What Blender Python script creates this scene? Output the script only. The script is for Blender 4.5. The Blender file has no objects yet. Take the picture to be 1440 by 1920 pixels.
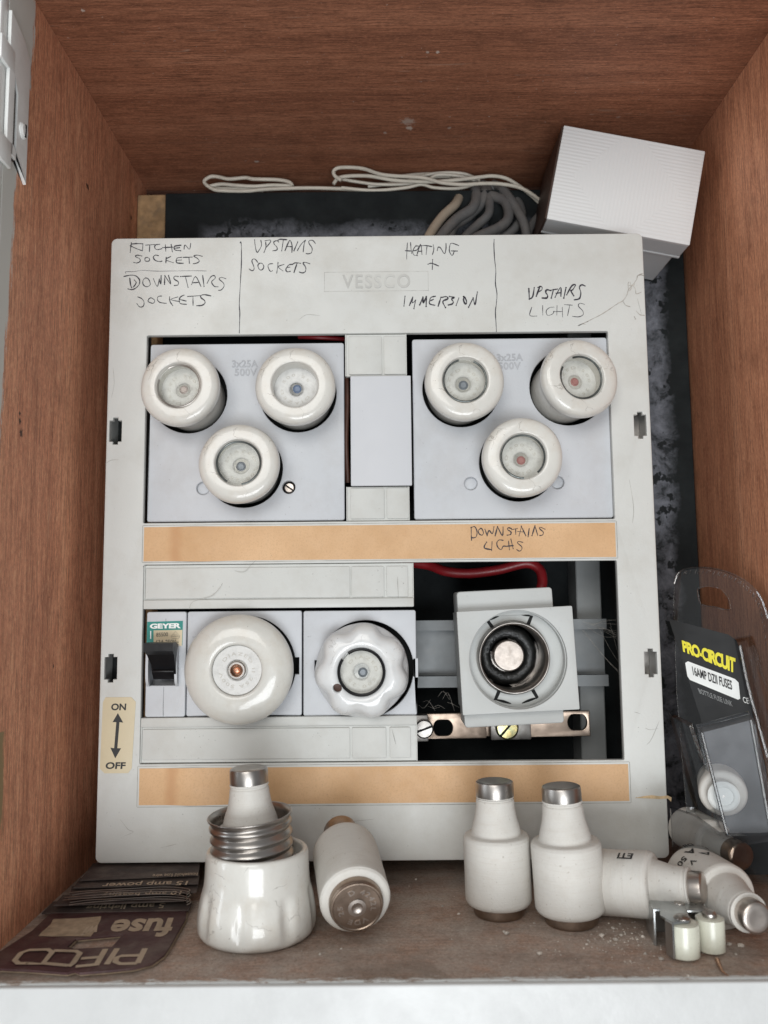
import bpy, bmesh, math, random
from mathutils import Vector, Matrix, Euler
random.seed(7)
S = 0.001                                   # all coordinates below are millimetres
sc = bpy.context.scene
col = sc.collection
D0 = 360.0                                  # lens to front of the fuse box
F = 1552.0                                  # focal length for a picture 1920 high
PITCH, YAW, ROLL = math.radians(6.01), math.radians(-0.094), math.radians(-0.5375)

# ------------------------------------------------------------------ camera
fw = Vector((math.sin(YAW)*math.cos(PITCH), math.cos(YAW)*math.cos(PITCH), math.sin(PITCH)))
rt = Vector((math.cos(YAW), -math.sin(YAW), 0)); up = rt.cross(fw)
rt, up = (rt*math.cos(ROLL)+up*math.sin(ROLL)), (up*math.cos(ROLL)-rt*math.sin(ROLL))
cd = bpy.data.cameras.new('camera'); cam = bpy.data.objects.new('camera', cd); col.objects.link(cam)
cam.matrix_world = Matrix(((rt.x, up.x, -fw.x, 0), (rt.y, up.y, -fw.y, -D0*S), (rt.z, up.z, -fw.z, 0), (0, 0, 0, 1)))
cd.sensor_fit = 'VERTICAL'; cd.sensor_height = 36; cd.sensor_width = 27
cd.lens = 36*F/1920; cd.clip_start = 0.01; cd.clip_end = 50
cd.dof.use_dof = True; cd.dof.focus_distance = 0.352; cd.dof.aperture_fstop = 13
sc.camera = cam

# ------------------------------------------------------------------ light
w = bpy.data.worlds.new('World'); sc.world = w; w.use_nodes = True
bg = w.node_tree.nodes['Background']; bg.inputs[0].default_value = (0.95, 0.97, 1.0, 1); bg.inputs[1].default_value = 0.27
def area(name, loc, target, sx, sy, power, color):
    ld = bpy.data.lights.new(name, 'AREA'); ld.shape = 'RECTANGLE'; ld.size = sx; ld.size_y = sy
    ld.energy = power; ld.color = color
    o = bpy.data.objects.new(name, ld); col.objects.link(o); o.location = loc
    o.rotation_euler = (Vector(target)-Vector(loc)).to_track_quat('-Z', 'Y').to_euler()
    return o
area('window_light', (0.08, -1.15, -0.44), (0, 0, 0.03), 0.62, 0.46, 9.5, (0.93, 0.97, 1.0))
area('doorway_light', (-1.3, -0.50, 0.10), (0, 0, 0), 0.20, 1.0, 4, (0.85, 0.93, 1.0))
area('upper_fill_light', (-0.28, -1.4, 0.50), (0, 0, 0), 0.9, 0.7, 10, (1.0, 0.98, 0.94))  # added fill lamp, lifts the floor, right wall and frame
sc.view_settings.view_transform = 'Standard'; sc.view_settings.look = 'None'
sc.view_settings.exposure = -0.08; sc.view_settings.gamma = 1

# ------------------------------------------------------------------ surveying: a sight line onto a plane
def ray(px, py): return fw+rt*((px-720)/F)-up*((py-960)/F)
def at(px, py, Y=0.0):
    d = ray(px, py); t = (Y+D0)/d.y; return Vector((d.x*t, Y, d.z*t))
def atz(px, py, Z):
    d = ray(px, py); t = Z/d.z; return Vector((d.x*t, d.y*t-D0, Z))
def atx(px, py, X):
    d = ray(px, py); t = X/d.x; return Vector((X, d.y*t-D0, d.z*t))
def onplane(px, py, Q, n):
    d = ray(px, py); o = Vector((0, -D0, 0)); t = n.dot(Q-o)/n.dot(d); return o+d*t

# ------------------------------------------------------------------ materials
def NT(name):
    m = bpy.data.materials.new(name); m.use_nodes = True; nt = m.node_tree
    return m, nt, nt.nodes['Principled BSDF']
def N(nt, t, **k):
    n = nt.nodes.new(t)
    for a, b in k.items(): setattr(n, a, b)
    return n
def pos(nt, scale=(1, 1, 1), rot=(0, 0, 0), coord='Object'):
    if coord == 'World': src = N(nt, 'ShaderNodeNewGeometry').outputs['Position']
    else: src = N(nt, 'ShaderNodeTexCoord').outputs['Object']
    mp = N(nt, 'ShaderNodeMapping'); mp.inputs['Scale'].default_value = [s*1000 for s in scale]
    mp.inputs['Rotation'].default_value = rot
    nt.links.new(src, mp.inputs[0]); return mp.outputs[0]
def noise(nt, v, scale, detail=4, rough=.55, dist=0):
    n = N(nt, 'ShaderNodeTexNoise'); n.inputs['Scale'].default_value = scale; n.inputs['Detail'].default_value = detail
    n.inputs['Roughness'].default_value = rough; n.inputs['Distortion'].default_value = dist
    nt.links.new(v, n.inputs['Vector']); return n.outputs['Fac']
def ramp(nt, f, stops):
    r = N(nt, 'ShaderNodeValToRGB'); e = r.color_ramp.elements
    while len(e) < len(stops): e.new(0.5)
    for i, (p, c) in enumerate(stops):
        e[i].position = p; e[i].color = (*c, 1) if len(c) == 3 else c
    nt.links.new(f, r.inputs[0]); return r.outputs[0]
def mixc(nt, f, a, b, mode='MIX'):
    m = N(nt, 'ShaderNodeMix', data_type='RGBA', blend_type=mode)
    if isinstance(f, (int, float)): m.inputs[0].default_value = f
    else: nt.links.new(f, m.inputs[0])
    for i, c in ((6, a), (7, b)):
        if isinstance(c, tuple): m.inputs[i].default_value = (*c, 1)
        else: nt.links.new(c, m.inputs[i])
    return m.outputs[2]
def mth(nt, op, a, b=None, clamp=False):
    m = N(nt, 'ShaderNodeMath', operation=op, use_clamp=clamp)
    for i, c in ((0, a), (1, b)):
        if c is None: continue
        if isinstance(c, (int, float)): m.inputs[i].default_value = c
        else: nt.links.new(c, m.inputs[i])
    return m.outputs[0]
def bump(nt, b, h, dist, strength=1.0):
    n = N(nt, 'ShaderNodeBump'); n.inputs['Strength'].default_value = strength; n.inputs['Distance'].default_value = dist*S
    nt.links.new(h, n.inputs['Height']); nt.links.new(n.outputs[0], b.inputs['Normal'])
G3 = lambda v: (v, v, v)
def plain(name, c, rough=.5, metal=0, var=.08, vs=.05, bmp=0.0, bs=1.0, dirt=0.0, dirtc=(.12, .10, .08), ds=.12, speck=0.0, coat=0, tint=None, spec=None, dlow=.48):
    m, nt, b = NT(name); v = pos(nt)
    f = noise(nt, v, vs, 5)
    lo = tuple(x*(1-var) for x in c); hi = tuple(min(1, x*(1+var)) for x in c)
    if tint: lo = tint
    cc = ramp(nt, f, [(.35, lo), (.65, hi)])
    if dirt:
        d = noise(nt, v, ds, 8, .7); d = ramp(nt, d, [(dlow, G3(0)), (dlow+.27, G3(dirt))])
        cc = mixc(nt, d, cc, dirtc)
    if speck:
        d = noise(nt, v, .9, 2, .5); g = noise(nt, v, .06, 3)
        d = mth(nt, 'MULTIPLY', ramp(nt, d, [(.70, G3(0)), (.76, G3(1))]), ramp(nt, g, [(.45, G3(0)), (.7, G3(speck))]))
        cc = mixc(nt, d, cc, (.10, .09, .08))
    nt.links.new(cc, b.inputs['Base Color']); b.inputs['Metallic'].default_value = metal
    r = ramp(nt, noise(nt, v, vs*(1.2 if metal else 6), 4), [(.3, G3(max(0, rough-.06))), (.7, G3(min(1, rough+.07)))]); nt.links.new(r, b.inputs['Roughness'])
    if coat: b.inputs['Coat Weight'].default_value = coat; b.inputs['Coat Roughness'].default_value = .04
    if spec is not None: b.inputs['Specular IOR Level'].default_value = spec
    if bmp: bump(nt, b, noise(nt, v, bs, 4), bmp)
    return m
def wood(name, axis, base, dark, light, paint=None, dust=0.0, marks=()):
    m, nt, b = NT(name)
    long = {'X': (.06, 1, 1), 'Z': (1, 1, .06)}[axis]; lng2 = {'X': (.012, .35, .35), 'Z': (.35, .35, .012)}[axis]
    v = pos(nt, long, coord='World'); v2 = pos(nt, lng2, coord='World'); v3 = pos(nt, (1, 1, 1), coord='World')
    fine = noise(nt, v, 1.15, 5, .8); broad = noise(nt, v2, .22, 7, .68, .5); blot = noise(nt, v3, .018, 4, .6)
    c = ramp(nt, broad, [(.30, dark), (.5, base), (.72, light)])
    c = mixc(nt, ramp(nt, fine, [(.38, G3(.75)), (.52, G3(0))]), c, tuple(x*.5 for x in dark))
    c = mixc(nt, ramp(nt, fine, [(.55, G3(0)), (.70, G3(.45))]), c, tuple(min(1, x*1.7) for x in light))
    c = mixc(nt, ramp(nt, blot, [(.3, G3(.35)), (.6, G3(0))]), c, tuple(x*.65 for x in base))
    pore = noise(nt, pos(nt, {'X': (.35, 1, 1), 'Z': (1, 1, .35)}[axis], coord='World'), 1.5, 3, .7); c = mixc(nt, ramp(nt, pore, [(.36, G3(.4)), (.48, G3(0)), (.52, G3(0)), (.72, G3(0))]), c, tuple(x*.5 for x in dark)); c = mixc(nt, ramp(nt, pore, [(.54, G3(0)), (.68, G3(.28))]), c, tuple(min(1, x*1.6) for x in light))
    sp = noise(nt, v3, .75, 2, .4); sp = ramp(nt, sp, [(.755, G3(0)), (.79, G3(.6))]); c = mixc(nt, sp, c, (.5, .42, .36))
    ln = noise(nt, pos(nt, {'X': (.02, .5, .5), 'Z': (.5, .5, .02)}[axis], (0, 0, .3), 'World'), 1.1, 2); c = mixc(nt, ramp(nt, ln, [(.72, G3(0)), (.75, G3(.35))]), c, (.42, .30, .22))
    rough = .62
    if dust:
        d = noise(nt, v3, .05, 8, .72); d2 = noise(nt, v3, 1.6, 3)
        c = mixc(nt, ramp(nt, d, [(.34, G3(.15*dust)), (.50, G3(.65*dust)), (.66, G3(dust))]), c, (.42, .375, .33))
        g1 = noise(nt, v3, 1.2, 4, .75); c = mixc(nt, ramp(nt, g1, [(.34, G3(.55)), (.48, G3(0))]), c, (.10, .075, .055)); c = mixc(nt, ramp(nt, g1, [(.56, G3(0)), (.70, G3(.5))]), c, (.66, .60, .53))
        d3 = noise(nt, v3, .028, 6, .7, .6); c = mixc(nt, ramp(nt, d3, [(.50, G3(0)), (.64, G3(.5))]), c, (.17, .12, .09))
        c = mixc(nt, ramp(nt, d2, [(.62, G3(0)), (.70, G3(.35*dust))]), c, (.60, .55, .48))
    st_ = noise(nt, v3, .035, 7, .75); c = mixc(nt, ramp(nt, st_, [(.54, G3(0)), (.72, G3(.45))]), c, tuple(x*.45 for x in dark))
    scr = noise(nt, pos(nt, (.04, .9, .9), (.2, .5, .9), 'World'), .35, 1); c = mixc(nt, ramp(nt, scr, [(.745, G3(0)), (.752, G3(.45)), (.76, G3(0))]), c, (.55, .42, .33))
    for (p, rad, cm, st) in marks:               # smears of plaster and small nail holes, each where it lies
        vd = N(nt, 'ShaderNodeVectorMath', operation='DISTANCE'); nt.links.new(v3, vd.inputs[0]); vd.inputs[1].default_value = p
        k = mth(nt, 'ADD', vd.outputs['Value'], mth(nt, 'MULTIPLY', mth(nt, 'SUBTRACT', noise(nt, v3, .5, 5, .7), .5), rad*3.2))
        c = mixc(nt, mth(nt, 'MULTIPLY', mth(nt, 'DIVIDE', mth(nt, 'SUBTRACT', rad, k), rad*.5, True), st), c, cm)
    if paint:
        sep = N(nt, 'ShaderNodeSeparateXYZ'); nt.links.new(N(nt, 'ShaderNodeNewGeometry').outputs['Position'], sep.inputs[0])
        y, z = sep.outputs[1], sep.outputs[2]
        brush = noise(nt, pos(nt, (1, 1, .12), coord='World') if paint == 'side' else pos(nt, (.3, 1, 1), coord='World'), .55, 6, .75)
        if paint == 'side':
            lim = mth(nt, 'ADD', mth(nt, "MULTIPLY", mth(nt, "SUBTRACT", z, .10), .055), -.0718)
            lim = mth(nt, 'MINIMUM', lim, -.0655)
            hi = mth(nt, 'MULTIPLY', mth(nt, 'GREATER_THAN', z, .196), .0065); lim = mth(nt, 'ADD', lim, hi)
            k = mth(nt, 'SUBTRACT', mth(nt, 'ADD', lim, mth(nt, 'MULTIPLY', mth(nt, 'SUBTRACT', brush, .5), .012)), y)
            k = mth(nt, 'MULTIPLY', k, 1600, True)
            c = mixc(nt, k, c, (.62, .62, .58))
            oc = mth(nt, 'MULTIPLY', mth(nt, 'MULTIPLY', mth(nt, 'LESS_THAN', z, -.045), mth(nt, 'GREATER_THAN', z, -.085)), mth(nt, 'MULTIPLY', mth(nt, 'SUBTRACT', mth(nt, 'ADD', -.0615, mth(nt, 'MULTIPLY', mth(nt, 'SUBTRACT', brush, .5), .01)), y), 1600, True))
            c = mixc(nt, oc, c, (.30, .22, .11))
        else:
            k = mth(nt, 'SUBTRACT', mth(nt, 'ADD', -.0835, mth(nt, 'MULTIPLY', mth(nt, 'SUBTRACT', brush, .5), .012)), y)
            k = mth(nt, 'MULTIPLY', k, 900, True); c = mixc(nt, k, c, (.66, .67, .66))
    nt.links.new(c, b.inputs['Base Color']); b.inputs['Roughness'].default_value = rough; b.inputs['Specular IOR Level'].default_value = .3
    bump(nt, b, mth(nt, 'ADD', fine, mth(nt, 'MULTIPLY', sp, .6)), .12, .8)
    return m
M = {}
M['wood_side'] = wood('wood_side', 'Z', (.74, .325, .19), (.46, .185, .105), (.88, .45, .27), paint='side', marks=[(tuple(atx(x, y, -135)), q, (.02, .012, .01), .9) for x, y, q in ((165, 352, 1.3), (162, 345, .8), (246, 407, 1.6), (38, 790, 1.5), (40, 812, 1.8), (37, 775, .9), (100, 1250, .8), (92, 1120, .6))])
M['wood_right'] = wood('wood_right', 'Z', (.64, .28, .155), (.46, .18, .10), (.78, .37, .215))
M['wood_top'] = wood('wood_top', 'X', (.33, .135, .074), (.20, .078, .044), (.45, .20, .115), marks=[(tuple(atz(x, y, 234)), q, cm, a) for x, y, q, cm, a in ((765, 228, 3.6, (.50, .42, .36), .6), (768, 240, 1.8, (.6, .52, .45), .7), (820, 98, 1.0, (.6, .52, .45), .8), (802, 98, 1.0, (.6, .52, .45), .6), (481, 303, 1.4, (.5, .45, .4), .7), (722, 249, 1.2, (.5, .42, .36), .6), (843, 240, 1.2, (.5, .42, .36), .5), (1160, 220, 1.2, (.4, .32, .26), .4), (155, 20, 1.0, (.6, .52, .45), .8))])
M['wood_floor'] = wood('wood_floor', 'X', (.42, .245, .17), (.30, .165, .115), (.50, .32, .23), paint='floor', dust=.85)
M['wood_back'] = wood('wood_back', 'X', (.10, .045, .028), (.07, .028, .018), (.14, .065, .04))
M['batten'] = plain('batten', (.36, .23, .115), .8, var=.25, vs=.2, bmp=.1, bs=1.5, dirt=.6)
M['paint'] = plain('gloss_paint', (.84, .85, .83), .45, var=.03, vs=.03, bmp=.25, bs=.12, dirt=.35, dirtc=(.50, .50, .47), ds=.05, coat=.2)
M['rail_paint'] = plain('rail_gloss_paint', (.60, .605, .60), .4, var=.05, vs=.02, bmp=.25, bs=.12, dirt=.3, dirtc=(.42, .42, .41), ds=.05)
M['cover'] = plain('cover_plastic', (.575, .58, .555), .42, var=.035, vs=.012, bmp=.05, bs=1.0, dirt=.42, dirtc=(.38, .35, .29), ds=.026, speck=1.0)
M['strip'] = plain('strip_plastic', (.55, .555, .53), .45, var=.04, vs=.02, bmp=.04, bs=1.3, dirt=.35, dirtc=(.38, .35, .30), ds=.05, speck=.9)
M['module'] = plain('module_plastic', (.52, .535, .56), .5, var=.03, vs=.02, bmp=.05, bs=1.2, dirt=.35, dirtc=(.38, .36, .34), ds=.045, speck=.6)
M['holder'] = plain('holder_plastic', (.50, .515, .505), .5, var=.03, vs=.02, bmp=.05, bs=1.6, dirt=.3, dirtc=(.42, .40, .36), ds=.05, speck=.35)
M['module_mark'] = plain('moulded_mark', (.41, .42, .44), .6)
M['end_mark'] = plain('end_mark', (.52, .50, .46), .6)
M['blank'] = plain('blank_plastic', (.56, .57, .595), .5, var=.015, vs=.02, bmp=.03, bs=1.6, speck=.2)
M['dark'] = plain('dark_plastic', (.012, .013, .013), .7, spec=.2)
M['black'] = plain('black_bakelite', (.006, .006, .007), .35, var=.2, spec=.35)
M['tar'] = plain('black_insert', (.012, .013, .013), .35, bmp=.35, bs=.6, dirt=.5, dirtc=(.06, .06, .055), ds=.5)
M['ink'] = plain('pen_ink', (.012, .009, .02), .5, var=.3, vs=.3)
M['ink_soft'] = plain('faded_pen_ink', (.07, .065, .08), .55, var=.3, vs=.3)
M['line'] = plain('mould_line', (.30, .29, .26), .7, var=.35, vs=.15)
M['line_soft'] = plain('soft_mould_line', (.44, .435, .41), .7, var=.2, vs=.15)
M['maker_mark'] = plain('maker_mark', (.50, .50, .475), .6)
M['web'] = plain('dust_web', (.40, .37, .33), .9, var=.3, vs=.5)
M['orange'] = plain('orange_label', (.62, .395, .215), .55, var=.08, vs=.03, bmp=.05, bs=.8, dirt=.45, dirtc=(.50, .27, .11), ds=.035, speck=.7, tint=(.56, .34, .17))
_nt = M['orange'].node_tree; _b = _nt.nodes['Principled BSDF']; _c = _b.inputs['Base Color'].links[0].from_socket
_v = pos(_nt, coord='World'); _s = N(_nt, 'ShaderNodeSeparateXYZ'); _nt.links.new(_v, _s.inputs[0])
_k = mth(_nt, 'ABSOLUTE', mth(_nt, 'ADD', mth(_nt, 'ADD', _s.outputs[0], 91.5), mth(_nt, 'MULTIPLY', mth(_nt, 'SUBTRACT', noise(_nt, _v, .2, 4), .5), 3)))
_k = mth(_nt, 'MULTIPLY', mth(_nt, 'DIVIDE', mth(_nt, 'SUBTRACT', 3.6, _k), 3, True), .5)
_c = mixc(_nt, _k, _c, (.46, .22, .09))
_c = mixc(_nt, ramp(_nt, noise(_nt, _v, 1.3, 3, .7), [(.34, G3(.5)), (.5, G3(0))]), _c, (.50, .30, .15))
_nt.links.new(_c, _b.inputs['Base Color'])
M['scrap'] = plain('faded_paper', (.60, .44, .26), .7, var=.2, vs=.4)
M['orange_stain'] = plain('label_stain', (.50, .22, .07), .6, var=.2, vs=.2)
M['cream'] = plain('cream_sticker', (.62, .53, .36), .5, var=.06, vs=.05, dirt=.3, ds=.1, dirtc=(.42, .34, .22))
M['print'] = plain('black_print', (.018, .018, .018), .45)
M['teal'] = plain('teal_print', (.01, .22, .19), .45)
M['white_print'] = plain('white_print', (.80, .82, .80), .45)
M['yellow_print'] = plain('yellow_print', (.80, .72, .05), .45)
M['card_black'] = plain('card_black', (.016, .017, .018), .4)
M['box'] = None
M['steel'] = plain('steel', (.40, .375, .35), .33, 1, var=.08, vs=.1, dirt=.3, dirtc=(.25, .21, .18), ds=.08)
M['steel_dull'] = plain('dull_steel', (.38, .36, .34), .38, 1, var=.2, vs=.2, dirt=.4, dirtc=(.16, .13, .10), ds=.15)
M['ring_dark'] = plain('dark_ring', (.13, .14, .135), .35, .9, var=.3, vs=.3)
M['nickel'] = plain('nickel', (.50, .45, .41), .34, 1, var=.08, vs=.1, dirt=.35, dirtc=(.25, .19, .15), ds=.2)
M['stud'] = plain('worn_nickel', (.46, .41, .37), .42, .9, var=.15, vs=.25, bmp=.05, bs=1.5, dirt=.5, dirtc=(.25, .20, .16), ds=.3)
M['bronze'] = plain('bronze', (.32, .25, .20), .36, 1, var=.15, vs=.12, dirt=.4, dirtc=(.10, .08, .06), ds=.2)
M['copper'] = plain('copper', (.50, .29, .20), .3, 1, var=.15, vs=.8)
M['brass'] = plain('passivated_brass', (.62, .50, .22), .3, 1, var=.3, vs=.3, tint=(.35, .42, .28))
M['zinc'] = plain('zinc', (.46, .48, .48), .3, 1, var=.12, vs=.1)
M['rail'] = plain('rail_metal', (.17, .18, .185), .5, .4, var=.12, vs=.06, dirt=.3, dirtc=(.22, .21, .20), ds=.1)
M['post'] = plain('grey_post', (.26, .27, .27), .6, var=.1, vs=.05)
M['red'] = plain('red_insulation', (.22, .010, .014), .38, var=.15, vs=.1)
M['brown'] = plain('brown_insulation', (.085, .035, .022), .5, var=.2, vs=.2)
M['flex'] = plain('white_flex', (.58, .54, .46), .5, var=.08, vs=.08, dirt=.3, ds=.1)
M['cable'] = plain('grey_cable', (.115, .115, .115), .6, var=.15, vs=.06, dirt=.4, dirtc=(.25, .22, .19), ds=.1)
M['cable_pale'] = plain('beige_cable', (.34, .285, .22), .6, var=.15, vs=.06)
M['ceramic'] = plain('unglazed_ceramic', (.62, .60, .56), .6, var=.04, vs=.05, bmp=.06, bs=1.2, dirt=.35, dirtc=(.45, .39, .32), ds=.06)
_nt = M['ceramic'].node_tree; _b = _nt.nodes['Principled BSDF']; _c = _b.inputs['Base Color'].links[0].from_socket
_v = pos(_nt, (.06, .06, 1)); _f = noise(_nt, _v, 1.6, 4, .7)
_c = mixc(_nt, ramp(_nt, _f, [(.30, G3(.30)), (.5, G3(0))]), _c, (.50, .45, .39))
_c = mixc(_nt, ramp(_nt, noise(_nt, pos(_nt), .8, 3), [(.66, G3(0)), (.74, G3(.6))]), _c, (.30, .26, .21))
_nt.links.new(_c, _b.inputs['Base Color']); bump(_nt, _b, mth(_nt, 'ADD', _f, noise(_nt, pos(_nt), 1.4, 4)), .12)
M['ceramic_pale'] = plain('pale_fuse_end', (.66, .655, .635), .55, var=.06, vs=.2, bmp=.12, bs=1.3, dirt=.3, ds=.3)
M['nylon'] = plain('nylon', (.62, .62, .52), .3, var=.05, vs=.2, coat=.3)
M['maroon'] = plain('maroon_card', (.060, .022, .024), .6, var=.2, vs=.08, dirt=.75, dirtc=(.15, .12, .10), ds=.07)
M['card_dull'] = plain('dusty_card', (.055, .040, .036), .75, var=.2, vs=.1, dirt=.8, dirtc=(.13, .11, .09), ds=.1)
M['card_edge'] = plain('bare_card', (.34, .26, .18), .8, var=.2, vs=.3)
M['card_text'] = plain('card_lettering', (.42, .33, .24), .7, var=.2, vs=.15, dirt=.5, dirtc=(.22, .17, .13), ds=.15)
M['crumb'] = plain('crumbs', (.55, .50, .44), .9, var=.3, vs=.4)
M['deep_brown'] = plain('dark_brown', (.045, .024, .017), .5, var=.2, vs=.1)  # shadow tone for the white box's side, also lines the hinge slot
M['box_side'] = plain('case_side', (.50, .52, .53), .5, var=.03, vs=.05, dirt=.3, dirtc=(.4, .4, .4), ds=.08)
M['red_dot'] = plain('red_indicator', (.36, .17, .16), .5, bmp=.2, bs=3)
M['blue_dot'] = plain('blue_indicator', (.12, .16, .24), .25, bmp=.1, bs=3)
M['grey_dot'] = plain('grey_indicator', (.20, .22, .25), .4, .4, bmp=.1, bs=3)
M['pink_dot'] = plain('pale_indicator', (.42, .36, .34), .4, .3, bmp=.1, bs=3)
def porcelain(name, c, crack=.55, dirty=.35):
    m, nt, b = NT(name); v = pos(nt)
    f = noise(nt, v, .06, 4); cc = ramp(nt, f, [(.35, tuple(x*.93 for x in c)), (.65, c)])
    d = ramp(nt, noise(nt, v, .10, 7, .7), [(.48, G3(0)), (.75, G3(dirty))]); cc = mixc(nt, d, cc, (.46, .38, .28))
    vo = N(nt, 'ShaderNodeTexVoronoi', feature='DISTANCE_TO_EDGE'); vo.inputs['Scale'].default_value = .085
    wv = N(nt, 'ShaderNodeVectorMath', operation='ADD'); sc_ = N(nt, 'ShaderNodeTexNoise'); sc_.inputs['Scale'].default_value = .5
    nt.links.new(v, sc_.inputs['Vector']); ms = N(nt, 'ShaderNodeVectorMath', operation='SCALE'); ms.inputs['Scale'].default_value = 2.5
    nt.links.new(sc_.outputs['Color'], ms.inputs[0]); nt.links.new(v, wv.inputs[0]); nt.links.new(ms.outputs[0], wv.inputs[1]); nt.links.new(wv.outputs[0], vo.inputs['Vector'])
    ln = ramp(nt, vo.outputs['Distance'], [(.0, G3(crack)), (.012, G3(0))])
    g = ramp(nt, noise(nt, v, .12, 2), [(.52, G3(0)), (.58, G3(1))]); ln = mth(nt, 'MULTIPLY', ln, g)
    cc = mixc(nt, ln, cc, (.10, .08, .06))
    sp = ramp(nt, noise(nt, v, 1.1, 2), [(.73, G3(0)), (.77, G3(.7))]); cc = mixc(nt, sp, cc, (.15, .12, .10))
    nt.links.new(cc, b.inputs['Base Color']); b.inputs['Roughness'].default_value = .34
    b.inputs['Coat Weight'].default_value = .55; b.inputs['Coat Roughness'].default_value = .07
    bump(nt, b, noise(nt, v, .16, 3), .35, .8)
    return m
M['porcelain'] = porcelain('cream_porcelain', (.66, .645, .60))
M['porcelain_smooth'] = porcelain('smooth_cream_porcelain', (.64, .63, .585), .08, .3)
M['porcelain_white'] = porcelain('white_porcelain', (.70, .71, .71), .3, .2)
def glassy(name, tint, gloss, rough):
    m = bpy.data.materials.new(name); m.use_nodes = True; nt = m.node_tree; nt.nodes.clear()
    o = N(nt, 'ShaderNodeOutputMaterial'); t = N(nt, 'ShaderNodeBsdfTransparent'); t.inputs[0].default_value = (*tint, 1)
    g = N(nt, 'ShaderNodeBsdfGlossy'); g.inputs['Roughness'].default_value = rough
    lw = N(nt, 'ShaderNodeLayerWeight'); lw.inputs[0].default_value = gloss
    mx = N(nt, 'ShaderNodeMixShader'); nt.links.new(lw.outputs['Fresnel'], mx.inputs[0]); nt.links.new(t.outputs[0], mx.inputs[1]); nt.links.new(g.outputs[0], mx.inputs[2])
    nt.links.new(mx.outputs[0], o.inputs[0]); return m
M['glint'] = glassy('plastic_edge', (.82, .84, .86), .38, .12)
M['shade_film'] = glassy('shade_tinted_plastic', (.60, .61, .62), .3, .06)  # grey tint that lays shade over the lower packed fuse
M['glass'] = glassy('window_glass', (.97, .97, .96), .12, .05)
M['clear'] = glassy('clear_plastic', (.92, .93, .93), .42, .05)
def hazed_clear():  # clear plastic with the tray's glare mixed in as pale grey
    m = bpy.data.materials.new('glare_clear_plastic'); m.use_nodes = True; nt = m.node_tree; nt.nodes.clear()
    o = N(nt, 'ShaderNodeOutputMaterial'); t = N(nt, 'ShaderNodeBsdfTransparent'); t.inputs[0].default_value = (.9, .92, .93, 1)
    g = N(nt, 'ShaderNodeBsdfPrincipled'); g.inputs['Base Color'].default_value = (.46, .48, .51, 1); g.inputs['Roughness'].default_value = .22
    f = ramp(nt, noise(nt, pos(nt), .04, 5), [(.35, G3(.22)), (.7, G3(.42))])
    mx = N(nt, 'ShaderNodeMixShader'); nt.links.new(f, mx.inputs[0]); nt.links.new(t.outputs[0], mx.inputs[1]); nt.links.new(g.outputs[0], mx.inputs[2])
    nt.links.new(mx.outputs[0], o.inputs[0]); return m
M['glare'] = hazed_clear()
def board_mat():
    m, nt, b = NT('slate_board'); v = pos(nt, coord='World')
    sep = N(nt, 'ShaderNodeSeparateXYZ'); nt.links.new(v, sep.inputs[0]); x, z = sep.outputs[0], sep.outputs[2]
    base = ramp(nt, noise(nt, v, .08, 6, .6), [(.3, (.005, .007, .008)), (.75, (.014, .018, .019))])
    f = noise(nt, v, .10, 10, .74, .4)
    # bloom kept close round the cover
    wob = mth(nt, 'MULTIPLY', mth(nt, 'SUBTRACT', noise(nt, v, .05, 5, .6), .5), 16)
    dx = mth(nt, 'SUBTRACT', 152, mth(nt, 'ADD', x, wob)); dz = mth(nt, 'SUBTRACT', 203, mth(nt, 'ADD', z, wob))
    dl = mth(nt, 'ADD', 100, mth(nt, 'ADD', x, wob))
    outer = mth(nt, 'MAXIMUM', mth(nt, 'DIVIDE', mth(nt, 'SUBTRACT', x, 124), 5, True), mth(nt, 'DIVIDE', mth(nt, 'SUBTRACT', z, 172), 6, True))
    mask = mth(nt, 'MULTIPLY', mth(nt, 'MULTIPLY', mth(nt, 'DIVIDE', dx, 5, True), mth(nt, 'DIVIDE', dz, 7, True)), mth(nt, 'DIVIDE', dl, 12, True))
    mask = mth(nt, 'MULTIPLY', mask, outer)
    k = mth(nt, 'MULTIPLY', ramp(nt, f, [(.38, G3(.06)), (.47, G3(.5)), (.62, G3(1))]), mask)
    hole = noise(nt, v, .13, 4, .6); k = mth(nt, 'MULTIPLY', k, ramp(nt, hole, [(.395, G3(.03)), (.42, G3(1))]))
    c = mixc(nt, k, base, mixc(nt, noise(nt, v, .5, 5), (.11, .12, .14), (.21, .225, .26)))
    nt.links.new(c, b.inputs['Base Color']); b.inputs['Roughness'].default_value = .7; b.inputs['Specular IOR Level'].default_value = .2
    bump(nt, b, noise(nt, v, .4, 5), .2, .6); return m
M['board'] = board_mat()
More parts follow.
